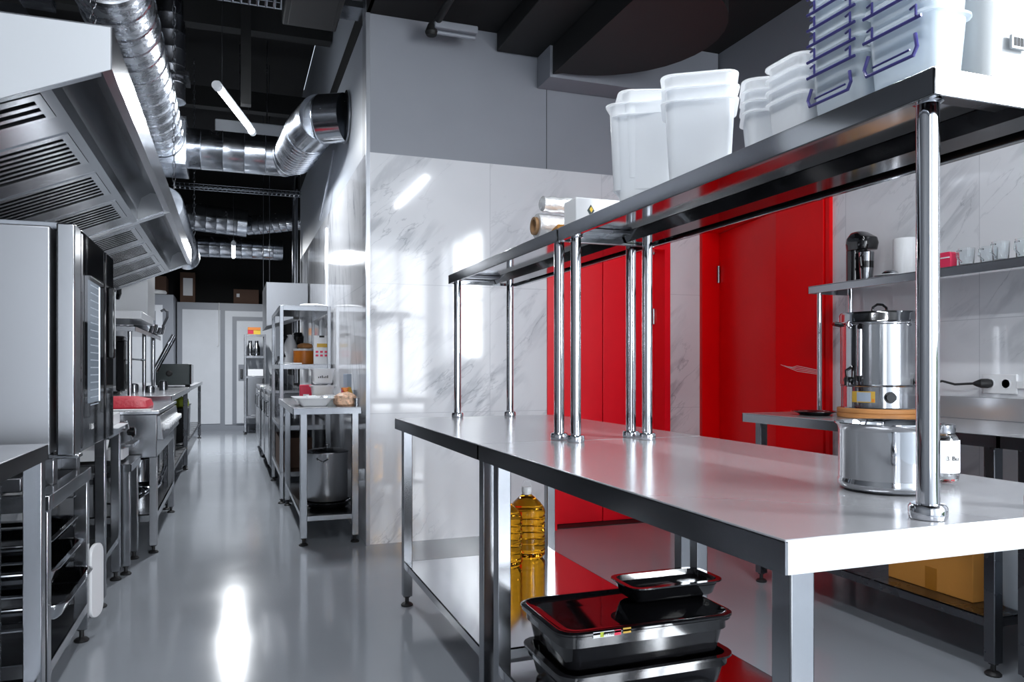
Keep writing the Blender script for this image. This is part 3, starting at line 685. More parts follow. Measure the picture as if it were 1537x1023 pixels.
b = B(); b.box(.50, .66, 5.37, 5.53, ZT, ZT + .011); tag(b.build('white_plate', 'white', bevel=.003), 'flat white lid beneath the lower tub', 'plate')
t = thing('red_packet', 'dark red packet with a white label, behind the white tray', 'packet', (.475, 5.62, ZT))
B().box(.44, .525, 5.59, 5.65, ZT, ZT + .12).build('packet', 'crimson', t, bevel=.004)
B().box(.462, .502, 5.5885, 5.59, ZT + .01, ZT + .055).build('label', 'paper', t)
b = B(); b.loft([rr(.60, 4.98, .10, .09, .02, ZT), rr(.60, 4.98, .11, .10, .03, ZT + .03), rr(.60, 4.99, .09, .08, .03, ZT + .05), rr(.60, 5.0, .05, .05, .02, ZT + .06)])
tag(b.build('clear_bag', 'bag', smooth=True), 'clear bag with pale contents at the front of the corner table', 'bag')
def lumpy(name, m, cx, cy, z, lx, ly, h, label, cat, seed, n=16):
    rnd = random.Random(seed); L = []
    prof = [(.75, 0), (1, .15), (1.04, .45), (.95, .75), (.65, .95), (.25, 1)]
    base = [1 + .10 * rnd.uniform(-1, 1) for _ in range(n)]
    for f, hh in prof:
        L.append([(cx + lx / 2 * f * base[i] * math.cos(2 * PI * i / n), cy + ly / 2 * f * base[(i + 3) % n] * math.sin(2 * PI * i / n), z + h * hh * (1 + .06 * rnd.uniform(-1, 1)) if hh else z) for i in range(n)])
    o = B().loft(L).build(name, m, smooth=True); return tag(o, label, cat)
lb = lumpy('bread_bag', 'bread', .665, 4.90, ZT, .145, .14, .085, 'sliced bread in a clear bag with orange print, at the front right corner', 'bread', 3)
b = B(); b.loft([rr(.67, 4.92, .05, .04, .01, ZT + .06), rr(.67, 4.93, .02, .02, .008, ZT + .085), rr(.665, 4.94, .05, .03, .012, ZT + .115)]); b.build('twisted_end', 'orange', lb, smooth=True)
lumpy('snack_bag', 'foil', .60, 5.18, ZT, .13, .12, .06, 'crinkled silver and amber bag behind the clear bag', 'bag', 5)
lumpy('amber_bag', 'brass', .58, 5.27, ZT, .16, .07, .035, 'amber coloured packet lying behind the crinkled bag', 'bag', 9)
t = thing('spice_tin', 'small steel tin on the right front edge of the corner table', 'tin', (.722, 4.82, ZT))
b = B(); b.lathe(.722, 4.83, [(.018, ZT), (.018, ZT + .035), (.02, ZT + .036), (.02, ZT + .052), (0, ZT + .053)], 18, c1=False); b.build('tin_body', 'steel', t, smooth=True)
o = B().box(.70, .73, 5.10, 5.28, ZT, ZT + .20).build('menu_holder', 'blue', bevel=.003); tag(o, 'upright blue-grey folder leaning on the marble wall', 'folder')
o = B().box(.675, .695, 5.12, 5.20, ZT, ZT + .105).build('red_book', 'crimson', bevel=.002); tag(o, 'thin red book standing in front of the blue-grey folder', 'book')
o = B().prism([(.70, ZT), (.75, ZT), (.715, ZT + .115), (.695, ZT + .118)], 'Y', 5.02, 5.035).build('wooden_tongs', 'brass', bevel=.002); tag(o, 'pale wooden tongs standing behind the bread bag', 'tongs')

# rack behind the corner table
def rack(label, x0, x1, y0, y1, zt, shelves, m='steel', group=None, posts=True, lw=.03):
    t = thing('shelving_rack', label, 'shelving', ((x0 + x1) / 2, (y0 + y1) / 2, 0), group)
    for x in (x0 + lw / 2, x1 - lw / 2):
        for y in (y0 + lw / 2, y1 - lw / 2):
            p = B().box(x - lw / 2, x + lw / 2, y - lw / 2, y + lw / 2, .035, zt).build('post', m, t, bevel=.003)
            fb = B(); foot(fb, x, y, .04); fb.build('foot', 'blk_m', p, smooth=True)
    for z in shelves:
        b = B(); b.box(x0, x1, y0, y1, z - .004, z); b.box(x0 + .001, x1 - .001, y0 + .001, y0 + .005, z - .038, z); b.box(x0 + .001, x0 + .005, y0, y1, z - .038, z); b.box(x1 - .005, x1 - .001, y0, y1, z - .038, z)
        b.build('shelf', m, t, bevel=.001)
    return t
rack('tall steel shelving rack behind the corner table, with jars and a thermos', .345, .745, 6.36, 7.7, 1.58, (.25, .62, 1.11, 1.58))
b = B(); b.lathe(.47, 7.0, [(.05, 1.112), (.055, 1.12), (.055, 1.28), (.04, 1.32), (.03, 1.34), (.03, 1.37), (0, 1.375)], 22, c1=False)
t = b.build('vacuum_jug', 'white', smooth=True); tag(t, 'white vacuum jug with black handle on the rack', 'jug')
b = B(); b.tube([(.44, 6.97, 1.355), (.40, 6.95, 1.34), (.395, 6.95, 1.22), (.42, 6.97, 1.18)], .011, 8); b.build('handle', 'blk_m', t, smooth=True)
t = thing('mixer', 'black stand mixer behind the orange tub on the rack', 'mixer', (.55, 7.25, 1.112))
b = B(); b.box(.48, .60, 7.15, 7.4, 1.112, 1.15); b.box(.52, .58, 7.32, 7.4, 1.15, 1.34); b.loft([rr(.55, 7.25, .09, .26, .03, 1.30), rr(.55, 7.25, .10, .28, .04, 1.36), rr(.55, 7.25, .07, .22, .03, 1.40)]); b.build('mixer_body', 'blk', t, smooth=True, bevel=.003)
t = thing('orange_tub', 'round orange-brown tub with white lid on the rack', 'tub', (.565, 6.72, 1.112))
b = B(); b.lathe(.565, 6.72, [(.085, 1.112), (.09, 1.116), (.09, 1.225)], 26); b.build('tub_body', 'orange', t, smooth=True)
b = B(); b.lathe(.565, 6.72, [(.095, 1.2255), (.095, 1.243), (0, 1.245)], 26, c1=False); b.build('lid', 'white', t, smooth=True)
lumpy('bread_roll', 'wood', .575, 6.75, 1.246, .13, .13, .045, 'round loaf lying on the lid of the orange tub', 'bread', 21)
t = thing('menu_card', 'white card with rows of red squares, standing on the rack', 'card', (.68, 6.45, 1.112))
B().box(.615, .735, 6.43, 6.445, 1.112, 1.345).build('card_sheet', 'paper', t)
b = B()
for i in range(3):
    for j in range(2): b.box(.63 + .036 * i, .652 + .036 * i, 6.4285, 6.43, 1.175 + .03 * j, 1.190 + .03 * j)
b.build('red_squares', 'pink', t)
B().box(.64, .73, 6.4285, 6.43, 1.25, 1.28).build('amber_strip', 'brass', t); B().box(.66, .70, 6.4285, 6.43, 1.33, 1.345).build('clip', 'ink', t)
o = B().box(.36, .52, 6.40, 6.8, 1.1105, 1.122).build('white_board', 'white', bevel=.003); tag(o, 'thin white cutting board on the middle shelf of the rack', 'cutting board')
lumpy('folded_cloth', 'paper', .62, 6.55, 1.581, .22, .25, .03, 'folded white cloth on top of the steel rack', 'cloth', 31)
o = B().box(.36, .62, 6.6, 7.3, .251, .50).build('brown_box', 'card_brown', bevel=.004); tag(o, 'brown box on the lowest shelf of the steel rack', 'box')
b = B(); b.lathe(.48, 6.6, [(.09, .621), (.095, .63), (.095, .70), (.1, .702), (.09, .70), (.088, .63), (0, .625)], 24, c1=False); b.tube([(.40, 6.6, .69), (.385, 6.45, .70)], .01, 8)
tag(b.build('saucepan', 'steel', smooth=True), 'steel saucepan with long handle on the rack under the jug', 'pan')
# more equipment behind it: two dark cabinets and a rack
for i, (y0, y1, x0, h, lab) in enumerate(((7.85, 8.75, .34, .86, 'dark steel undercounter unit just behind the shelving rack'), (8.85, 9.6, .33, .86, 'dark steel undercounter unit farther down the corridor'), (9.8, 11.2, .31, .86, 'dark steel counter at the far end of the corridor, right side'))):
    t = thing('undercounter_unit', lab, 'cabinet', ((x0 + .75) / 2, (y0 + y1) / 2, 0))
    B().box(x0, .75, y0, y1, .1, h - .03).build('carcass', 'steel_dark', t, bevel=.004)
    B().box(x0 - .012, .76 - .02, y0 - .005, y1 + .005, h - .03, h).build('worktop', 'steel', t, bevel=.002)
    n = 2
    for k in range(n):
        ya = y0 + (y1 - y0) * k / n + .01; yb = y0 + (y1 - y0) * (k + 1) / n - .01
        dr = B().box(x0 - .018, x0, ya, yb, .13, h - .06).build('door', 'steel', t, bevel=.003)
        b = B(); b.tube([(x0 - .018, ya + .03, .6), (x0 - .04, ya + .03, .61), (x0 - .04, ya + .03, .74), (x0 - .018, ya + .03, .75)], .006, 8); b.build('handle', 'chrome', dr, smooth=True)
    for x in (x0 + .04, .70):
        for y in (y0 + .05, y1 - .05):
            fb = B(); foot(fb, x, y, .1); fb.build('foot', 'blk_m', t, smooth=True)
b = B(); b.lathe(.45, 8.2, [(.07, .861), (.075, .87), (.075, 1.1), (.03, 1.16), (.03, 1.2), (0, 1.2)], 20, c1=False)
tag(b.build('steel_canister', 'steel', smooth=True), 'steel canister on the dark unit behind the rack', 'canister')
for k, (y, z) in enumerate(((8.55, .861), (9.0, .861), (9.4, .861))):
    b = B(); b.lathe(.50, y, [(.1, z + .001), (.105, z + .01), (.105, z + .14), (.11, z + .142), (.1, z + .138), (0, z + .02)], 22, c1=False)
    tag(b.build('cooking_pot', 'steel', smooth=True), ('steel cooking pot beside the tall canister on the dark units', 'middle steel cooking pot on the dark units', 'steel cooking pot farthest back on the dark units')[k], 'pot')
# suspended extraction box
t = thing('extraction_hood', 'pale steel box hood hanging on two wires over the corridor rack', 'hood', (.52, 9.2, 1.54))
b = B(); b.prism([(.325, 1.52), (.325, 1.99), (.755, 1.99), (.755, 1.66)], 'Y', 8.5, 9.6); b.build('hood_box', 'oven', t, bevel=.003)
for x, y in ((.36, 8.55), (.33, 9.5)):
    B().tube([(x, y, 1.99), (x, y, ZC)], .004, 6).build('wire', 'steel', t)
b = B(); b.box(.60, .66, 8.495, 8.4995, 1.60, 1.66); b.build('switch_plate', 'blk_m', t)

# tall shelving near the cold-room door
rack('slim steel rack standing before the cold-room door', .165, .50, 13.2, 13.7, 1.63, (.3, .95, 1.28, 1.63), m='steel')
t = thing('storage_boxes', 'orange and yellow food packets on top of the slim rack', 'packets', (.32, 13.4, 1.631))
b = B(); b.box(.22, .42, 13.3, 13.45, 1.631, 1.70); b.build('yellow_packet', 'yellow', t, bevel=.003)
b = B(); b.box(.22, .42, 13.3, 13.45, 1.702, 1.75); b.build('orange_packet', 'orange', t, bevel=.003); B().box(.22, .31, 13.296, 13.3, 1.64, 1.70).build('red_packet', 'crimson', t)
for k, x in enumerate((.26, .36)):
    b = B(); b.lathe(x, 13.4, [(.045, 1.281), (.055, 1.3), (.055, 1.42), (.03, 1.48), (.03, 1.53), (0, 1.53)], 18, c1=False)
    tag(b.build('steel_jug', 'steel', smooth=True), ('steel jug on the slim rack, left one', 'steel jug on the slim rack, right one')[k], 'jug')
o = B().box(.22, .46, 13.25, 13.6, .951, 1.06).build('white_crate', 'white', bevel=.004); tag(o, 'white crate in the middle of the slim rack', 'crate')
o = B().box(.21, .46, 13.25, 13.6, .301, .93).build('steel_bin', 'steel', bevel=.01); tag(o, 'plain steel bin on the bottom of the slim rack', 'bin')

# ================================================================== COLD ROOMS AT THE END
YC = 14.15
t = thing('cold_room', 'white cold room with grey framed doors at the end of the corridor', 'cold room', (-.2, YC, 0))
B().box(-.90, XC, YC, YF - .03, .0, 2.20).build('panel_body', 'grey_panel', t)
B().box(-.82, -.215, YC - .012, YC, .12, 2.08).build('wall_panel', 'white_panel', t, bevel=.003)
dr = B().box(-.14, .70, YC - .012, YC, .1, 2.07).build('door_frame', 'white_panel', t, bevel=.003)
B().box(-.02, .66, YC - .03, YC - .012, .12, 1.97).build('door_seal', 'grey_panel', dr)
B().box(.05, .66, YC - .05, YC - .03, .12, 1.9).build('door_leaf', 'white_panel', dr, bevel=.006)
h = B().box(.08, .185, YC - .06, YC - .05, .86, 1.14).build('latch_plate', 'grey_panel', dr, bevel=.004)
B().box(.11, .155, YC - .09, YC - .06, .90, 1.06).build('latch_handle', 'blk', dr, bevel=.006)
B().tube([(-.235, YC - .03, 2.2), (-.235, YC - .03, 1.48), (-.26, YC - .03, 1.45)], .009, 8).build('drain_pipe', 'white', t, smooth=True)
t = thing('cold_room', 'grey cold room with a nested white door frame, left of the plain panel', 'cold room', (-1.3, 13.6, 0))
B().box(XL, -.92, 13.6, YF - .03, 0, 2.27).build('panel_body', 'grey_panel', t)
B().box(-1.70, -1.08, 13.588, 13.6, .1, 2.1).build('door_frame', 'white_panel', t, bevel=.003)
B().box(-1.64, -1.18, 13.57, 13.588, .1, 2.0).build('door_seal', 'grey_panel', t)
B().box(-1.6, -1.26, 13.55, 13.57, .12, 1.92).build('door_leaf', 'white_panel', t, bevel=.006)
bx = [((-1.60, -1.05, 13.9, 14.4, 2.271, 2.60), 'wide brown carton with a white sticker on the left cold room'),
      ((-.86, -.62, 14.25, 14.6, 2.201, 2.72), 'tall brown carton with a white sheet, on the cold room'),
      ((.0, .42, 14.25, 14.6, 2.201, 2.46), 'low brown carton at the right on the cold room'),
      ((-1.02, -.93, 13.7, 13.9, 2.271, 2.33), 'small white bundle on the front edge of the left cold room')]
for i, (bb, lab) in enumerate(bx):
    if i == 3: lumpy('cloth_bundle', 'paper', -1.28, 13.72, 2.271, .5, .2, .09, lab, 'cloth', 11); continue
    o = B().box(*bb).build('carton', 'card_brown', bevel=.004); tag(o, lab, 'carton', 'cartons stored above the cold rooms')
    s = B().box(bb[0] + .05, bb[0] + (.13, .2, .1)[i], bb[2] - .002, bb[2], bb[4] + .12, bb[4] + (.22, .42, .18)[i]).build('sticker', 'paper', o)

# ================================================================== LEFT SIDE OF THE CORRIDOR
# near worktop with a tray rack under it
steel_table('steel worktop in the lower left corner of the photo', -1.3, -.53, 1.35, 2.675, .85, legs4(-1.25, -.558, 1.40, 2.63), .16, lip=.048, legw=.05)
for k, z in enumerate((.40, .478, .56, .64, .735)):
    t = thing('sheet_pan', 'steel sheet pan under the left worktop, %s' % ('lowest of the five', 'second from the bottom', 'middle of the five', 'second from the top', 'topmost of the five')[k], 'pan', (-.92, 2.34, z), 'sheet pans under the left worktop')
    b = B(); pan_mesh(b, -.92, 2.34, z, .52, .40, .030, inset=.008, r=.02, rim=.012, t=.002); b.build('pan_body', 'steel', t, smooth=True)
o = B().box(-1.22, -1.20, 2.1, 2.6, .165, .80).box(-.64, -.625, 2.12, 2.56, .165, .80)
for k, z in enumerate((.40, .478, .56, .64, .735)): o.box(-1.20, -.64, 2.105, 2.115, z - .014, z + .022).box(-1.20, -1.17, 2.12, 2.56, z + .018, z + .022).box(-.67, -.64, 2.12, 2.56, z + .018, z + .022)
tag(o.build('runner_frame', 'steel', bevel=.001), 'dark runner frame holding the sheet pans under the left worktop', 'frame')

# oven stand with pans
t = thing('oven_stand', 'open steel stand with pan runners carrying the combi oven', 'stand', (-.9, 3.1, 0))
x0, x1, y0, y1 = -1.30, -.535, 2.72, 3.46
b = B()
b.box(x0, x1, y0, y0 + .05, .635, .685); b.box(x0, x1, y1 - .05, y1, .635, .685); b.box(x0, x0 + .05, y0 + .05, y1 - .05, .635, .685); b.box(x1 - .05, x1, y0 + .05, y1 - .05, .635, .685)
b.build('top_frame', 'steel', t, bevel=.003)
for x in (x0 + .03, x1 - .03):
    for y in (y0 + .03, y1 - .03):
        l = B().box(x - .024, x + .024, y - .024, y + .024, .05, .635).build('leg', 'steel', t, bevel=.003)
        fb = B(); foot(fb, x, y, .055); fb.build('foot', 'blk_m', l, smooth=True)
b = B(); b.box(x0 + .03, x1 - .01, y0 + .05, y1 - .05, .150, .155); b.box(x1 - .012, x1 - .006, y0 + .05, y1 - .05, .12, .155); b.build('lower_shelf', 'steel', t)
for z in (.255, .36, .465, .575):
    for y in (y0 + .058, y1 - .082):
        B().box(x0 + .06, x1 - .05, y, y + .026, z, z + .004).build('runner', 'steel', t)
B().box(x0 + .08, x1 - .09, y0 + .06, y1 - .06, .69, .735).build('drip_tray', 'steel_dark', t, bevel=.004)
for x in (-.60, -1.22):
    for y in (2.99, 3.40): B().box(x - .03, x + .03, y - .03, y + .03, .686, .776).build('oven_support', 'steel', t, bevel=.003)
for k, (z, h, dx) in enumerate(((.2605, .055, .05), (.3655, .06, .02), (.4705, .045, .0))):
    b = B(); pan_mesh(b, -.86 + dx, 3.09, z, .58, .52, h, inset=.012, r=.05, rim=.014, t=.002)
    tag(b.build('gastronorm_pan', 'steel_shelf', smooth=True), 'steel gastronorm pan in the oven stand, %s' % ('lowest and pulled out farthest', 'middle one', 'topmost one')[k], 'pan', 'gastronorm pans in the oven stand')
b = B(); pan_mesh(b, -.66, 2.98, .5795, .13, .24, .075, inset=.01, r=.015, rim=.004, t=.003)
tag(b.build('white_box', 'white', smooth=True), 'white open box on the top runner of the oven stand', 'box')
o = B().loft([rr(0, 0, .10, .30, .045, 0), rr(0, 0, .10, .30, .045, .014)])
o.v = [(-.535 + v[2] + .3 * v[0], 3.52 + v[0], .235 + v[1] - .02) for v in o.v]
tag(o.build('cutting_board', 'white', bevel=.003), 'white rounded cutting board hanging on the far leg of the oven stand', 'cutting board')

# combi oven
t = thing('combi_oven', 'large steel combi oven with a black glass door, on the open stand', 'oven', (-.95, 3.34, .776))
B().box(-1.42, -.575, 2.93, 3.78, .79, 1.555).build('oven_body', 'oven', t, bevel=.006)
B().box(-1.30, -.53, 2.99, 3.70, 1.555, 1.578).build('top_cover', 'grey_panel', t, bevel=.008)
B().box(-.555, -.50, 2.915, 3.025, .785, 1.565).build('door_side', 'steel', t, bevel=.006)
dr = B().box(-.555, -.502, 3.025, 3.56, .785, 1.565).build('door', 'glass_blk', t, bevel=.004)
B().box(-.503, -.4995, 3.03, 3.06, .80, 1.55).build('door_trim', 'steel_dark', dr)
gl = B(); gl.box(-.5018, -.5008, 3.10, 3.52, .90, 1.42); g_ = gl.build('door_window', 'glass_blk', dr)
b = B()
for i in range(17): b.box(-.5009, -.5004, 3.22, 3.40, .94 + .028 * i, .944 + .028 * i)
b.build('interior_racks', mat('rack_glow', (.25, .29, .34), .3, .5, emis=(.6, .7, .85), es=.25), dr)  # racks drawn as faintly glowing bars on the door face
B().box(-.5010, -.5007, 3.16, 3.44, .95, 1.405).build('cavity_glow_sheet', mat('cavity_glow', (.05, .06, .07), .1, emis=(.55, .68, .85), es=.16), dr)  # glow behind the glass painted as a thin emissive sheet
b = B(); b.box(-.5008, -.5001, 3.41, 3.432, .95, 1.40); b.build('glow_strip', 'spark', dr)  # bright band in the glass, painted in as a glowing strip
B().box(-.555, -.497, 3.565, 3.77, .785, 1.56).build('control_panel', 'glass_blk', t, bevel=.004)
hd = B(); hd.box(-.497, -.470, 3.60, 3.63, 1.12, 1.42); hd.build('door_handle', 'blk', dr, bevel=.006)
B().box(-.4705, -.4695, 3.602, 3.628, 1.16, 1.40).build('handle_insert', 'white', dr)
text('38.6', .03, 'paper', dr, (-.4985, 3.25, .86), (PI / 2, 0, PI / 2), 'door_print')
B().box(-.60, -.49, 2.93, 3.0, .776, .79).build('door_bracket', 'steel', t, bevel=.003)

# tables farther on
steel_table('steel prep table just past the oven stand, papers on top', -1.35, -.525, 3.84, 4.40, .80, legs4(-1.3, -.565, 3.89, 4.362), .22, lip=.04, shelf_m='steel', m='steel')
o = B().prism([(-.80, .801), (-.50, .801), (-.50, .803), (-.8, .803)], 'Y', 3.95, 4.3).build('papers', 'paper'); tag(o, 'white sheets of paper lying on the prep table past the oven', 'paper')
o = B().box(-.66, -.54, 4.0, 4.32, .804, .86).build('white_carton', 'paper', bevel=.004); tag(o, 'white open carton on the papers past the oven', 'carton')
steel_table('low steel stand with the slicer, between prep table and range', -1.2, -.50, 4.43, 4.86, .58, legs4(-1.15, -.53, 4.46, 4.81), None, lip=.04, m='steel')
t = thing('slicer', 'white and chrome food slicer with black knob on the low stand', 'slicer', (-.66, 4.64, .581))
b = B(); b.loft([rr(-.68, 4.64, .26, .30, .04, .595), rr(-.68, 4.64, .26, .30, .04, .65), rr(-.70, 4.66, .16, .22, .04, .68)]); b.build('slicer_base', 'white', t, smooth=True)
b = B(); b.lathe(4.66, .77, [(.10, -.66), (.105, -.655), (.105, -.645), (.03, -.635), (.0, -.63)], 32, 'X', c1=False); b.build('blade', 'chrome', t, smooth=True)
b = B(); b.prism([(-.62, .66), (-.50, .70), (-.53, .80), (-.60, .79)], 'Y', 4.5, 4.52); b.prism([(-.60, .66), (-.50, .66), (-.5, .675), (-.6, .675)], 'Y', 4.5, 4.78); b.build('carriage', 'steel', t, bevel=.002)
b = B(); b.lathe(4.52, .74, [(.022, -.53), (.026, -.525), (.026, -.495), (.02, -.49)], 16, 'X'); b.build('knob', 'blk', t, smooth=True)
for x in (-.78, -.58):
    for y in (4.52, 4.76): fb = B(); fb.lathe(x, y, [(.014, .581), (.014, .595)], 10); fb.build('rubber_foot', 'blk_m', t)

# range with knobs
t = thing('gas_range', 'steel range with a row of white knobs and an open shelf below', 'range', (-.8, 5.6, 0))
B().box(-1.25, -.42, 4.90, 6.30, .56, .81).build('range_body', 'steel', t, bevel=.004)
B().box(-1.27, -.405, 4.885, 6.31, .812, .832).build('cooktop', 'hood', t, bevel=.003)
b = B(); b.prism([(-.42, .66), (-.385, .66), (-.405, .80), (-.42, .80)], 'Y', 4.92, 6.28); fp = b.build('control_panel', 'steel', t, bevel=.002)
for i in range(8):
    y = 5.05 + .155 * i; b = B(); b.lathe(y, .73, [(.026, -.397), (.026, -.388), (.019, -.386), (.017, -.362), (.014, -.36)], 16, 'X'); b.build('knob', 'white', fp, smooth=True)
for x in (-1.2, -.44):
    for y in (4.93, 6.26):
        l = B().box(x - .022, x + .022, y - .022, y + .022, .045, .56).build('leg', 'steel', t, bevel=.003); fb = B(); foot(fb, x, y); fb.build('foot', 'blk_m', l, smooth=True)
b = B(); b.box(-1.2, -.425, 4.92, 6.27, .222, .228); b.box(-1.2, -.425, 4.92, 4.926, .185, .228); b.box(-.431, -.425, 4.92, 6.27, .185, .228); b.build('lower_shelf', 'steel', t)
for k, (x, y, r, h) in enumerate(((-.60, 5.15, .055, .18), (-.72, 5.5, .12, .16), (-.62, 5.9, .10, .22))):
    b = B(); b.lathe(x, y, [(r * .95, .229), (r, .234), (r, .229 + h), (r * 1.05, .232 + h), (r * .95, .229 + h), (r * .9, .24), (0, .238)], 28, c1=False)
    tag(b.build('cooking_pot', 'steel_shelf', smooth=True), ('slim steel pot on the shelf under the range, nearest the camera', 'broad steel pot behind the slim one under the range', 'tall steel pot at the far end under the range')[k], 'pot')
b = B(); b.tube([(-.55, 5.25, .28), (-.45, 5.35, .34), (-.43, 5.6, .42)], .012, 8); b.lathe(-.55, 5.4, [(.09, .30), (.12, .34), (.115, .34), (.08, .305)], 20)
tag(b.build('steel_bowl', 'chrome', smooth=True), 'shiny steel bowl and ladle leaning against the pots under the range', 'bowl')
# red cloth and clutter on it
b = B(); b.loft([rr(-.66, 5.28, .34, .46, .05, .833), rr(-.66, 5.28, .35, .47, .06, .845), rr(-.67, 5.30, .34, .44, .07, .882), rr(-.68, 5.30, .22, .35, .06, .900)])
tag(b.build('red_cloth', 'red_cloth', smooth=True), 'folded crimson red cloth on the steel range', 'cloth')
o = B().box(-1.0, -.46, 4.93, 5.02, .833, .838).build('white_sheet', 'paper'); tag(o, 'white sheet on the near edge of the range', 'paper')

# long counters
steel_table('long pale steel counter beyond the range, microwave oven on its far end', -1.3, -.44, 6.34, 8.9, .87, legs4(-1.25, -.48, 6.4, 8.84), .25, lip=.045, shelf_m='steel_dark', mleg='steel_dark')
steel_table('far steel counter on the left, before the cold rooms', -1.3, -.455, 8.95, 12.85, .87, legs4(-1.25, -.495, 9.05, 12.75), .25, lip=.045, shelf_m='steel_dark', mleg='steel_dark')
steel_dk = [(-.75, 6.9), (-.7, 7.6), (-.75, 8.3), (-.7, 9.6), (-.72, 10.5)]
for k, (x, y) in enumerate(steel_dk):
    o = B(); o.loft([rr(x, y, .38, .45, .03, .2505), rr(x, y, .40, .47, .03, .60), rr(x, y, .42, .49, .03, .62)])
    tag(o.build('storage_bin', 'blk_m' if k % 2 else 'steel_dark', smooth=True), 'dark bin on the lower shelf of the left counters, %s from the range' % ('first', 'second', 'third', 'fourth', 'fifth')[k], 'bin')
o = lumpy('lime_bag', 'lime', -.58, 9.6, .6215, .18, .30, .13, 'lime green bag lying on a dark bin under the far left counter', 'bag', 8)
# microwave
t = thing('microwave', 'dark green-grey microwave oven on the left counter', 'microwave', (-.62, 9.42, .895))
B().box(-.80, -.455, 9.20, 9.72, .89, 1.125).build('case', 'green_dark', t, bevel=.008)
B().box(-.455, -.44, 9.21, 9.71, .90, 1.118).build('door', 'blk', t, bevel=.003)
for x in (-.77, -.49):
    for y in (9.24, 9.68): fb = B(); fb.lathe(x, y, [(.016, .8705), (.016, .89)], 10); fb.build('rubber_foot', 'blk_m', t)
b = B(); b.lathe(-.665, 1.02, [(.035, 9.199), (.035, 9.195), (.02, 9.19)], 16, 'Y'); b.build('vent_cap', 'blk_m', t)
# over-counter shelf with tubes
t = thing('counter_shelf', 'steel shelf on chrome tubes above the long left counter', 'shelf', (-.95, 7.4, .87))
b = B(); b.box(-1.25, -.70, 6.45, 8.6, 1.395, 1.40); b.box(-.704, -.70, 6.45, 8.6, 1.36, 1.40); b.box(-1.25, -.70, 6.45, 6.454, 1.36, 1.40); b.build('shelf_board', 'hood', t)
for y in (6.5, 7.5, 8.3):
    for x in (-.745, -1.2): B().tube([(x, y, .871), (x, y, 1.394)], .016, 12).build('post', 'chrome', t, smooth=True)
B().tube([(-.745, 6.5, 1.15), (-.745, 7.5, 1.15)], .01, 8).build('cross_bar', 'chrome', t, smooth=True)
t = thing('black_warmer', 'tall black appliance with a curved arm under the counter shelf', 'appliance', (-.95, 6.7, .87))
b = B(); b.box(-1.05, -.83, 6.62, 6.8, .871, .90); b.box(-.86, -.79, 6.64, 6.78, .90, 1.30); b.box(-1.08, -.80, 6.64, 6.78, 1.27, 1.33); b.build('appliance_body', 'blk', t, bevel=.012)
for k, (x, y) in enumerate(((-.66, 7.1), (-.80, 7.25), (-.62, 7.9))):
    b = B(); b.lathe(x, y, [(.034, .871), (.038, .875), (.038, .92 + .015 * k), (.03, .93 + .015 * k), (0, .935 + .015 * k)], 18, c1=False)
    tag(b.build('steel_jar', 'steel', smooth=True), ('short steel jar at the edge of the long left counter', 'steel jar just behind the short one on the left counter', 'tallest steel jar, before the microwave')[k], 'jar')
# white box-shaped unit over the shelf
t = thing('white_cabinet', 'white wall cabinet with a black handle under the hood end', 'cabinet', (-1.1, 8.2, 1.46))
B().box(-1.6, -.75, 7.85, 8.55, 1.56, 2.02).build('carcass', 'white', t, bevel=.005)
B().box(-1.6, -.67, 6.55, 7.5, 1.46, 1.52).build('white_shelf', 'white', t, bevel=.003)
B().box(-1.5, -1.02, 7.835, 7.85, 1.58, 2.0).build('door', 'white_panel', t, bevel=.003)
b = B(); b.tube([(-1.0, 7.84, 1.72), (-.98, 7.80, 1.76), (-.98, 7.80, 1.86), (-1.0, 7.84, 1.90)], .02, 8); b.build('handle', 'blk', t, smooth=True)
for k in range(4):
    o = B(); o.loft([rr(-.78 + .02 * k, 7.65 + .16 * k, .16, .14, .03, 1.4015), rr(-.78 + .02 * k, 7.65 + .16 * k, .20, .15, .03, 1.46 + .02 * (k % 2))])
    tag(o.build('steel_dish', 'chrome', smooth=True), ('first shiny dish on the counter shelf', 'second shiny dish on the counter shelf', 'third shiny dish on the counter shelf', 'last shiny dish on the counter shelf, farthest back')[k], 'dish', 'dishes on the counter shelf')
b = B(); b.tube([(-.76, 8.62, 1.06), (-.58, 8.62, 1.42)], .022, 10); b.tube([(-.74, 8.62, 1.04), (-.56, 8.62, 1.40)], .010, 8)
tag(b.build('steel_tube', 'chrome', smooth=True), 'shiny tube leaning diagonally at the end of the counter shelf', 'tube')
t = thing('hanging_ladle', 'ladle hanging over the end of the counter shelf', 'ladle', (-.66, 8.45, 1.42))
b = B(); b.tube([(-.72, 8.61, 1.42), (-.64, 8.61, 1.60), (-.64, 8.61, 1.66), (-.67, 8.61, 1.68), (-.70, 8.61, 1.66)], .012, 8); b.build('handle', 'steel_dark', t, smooth=True)

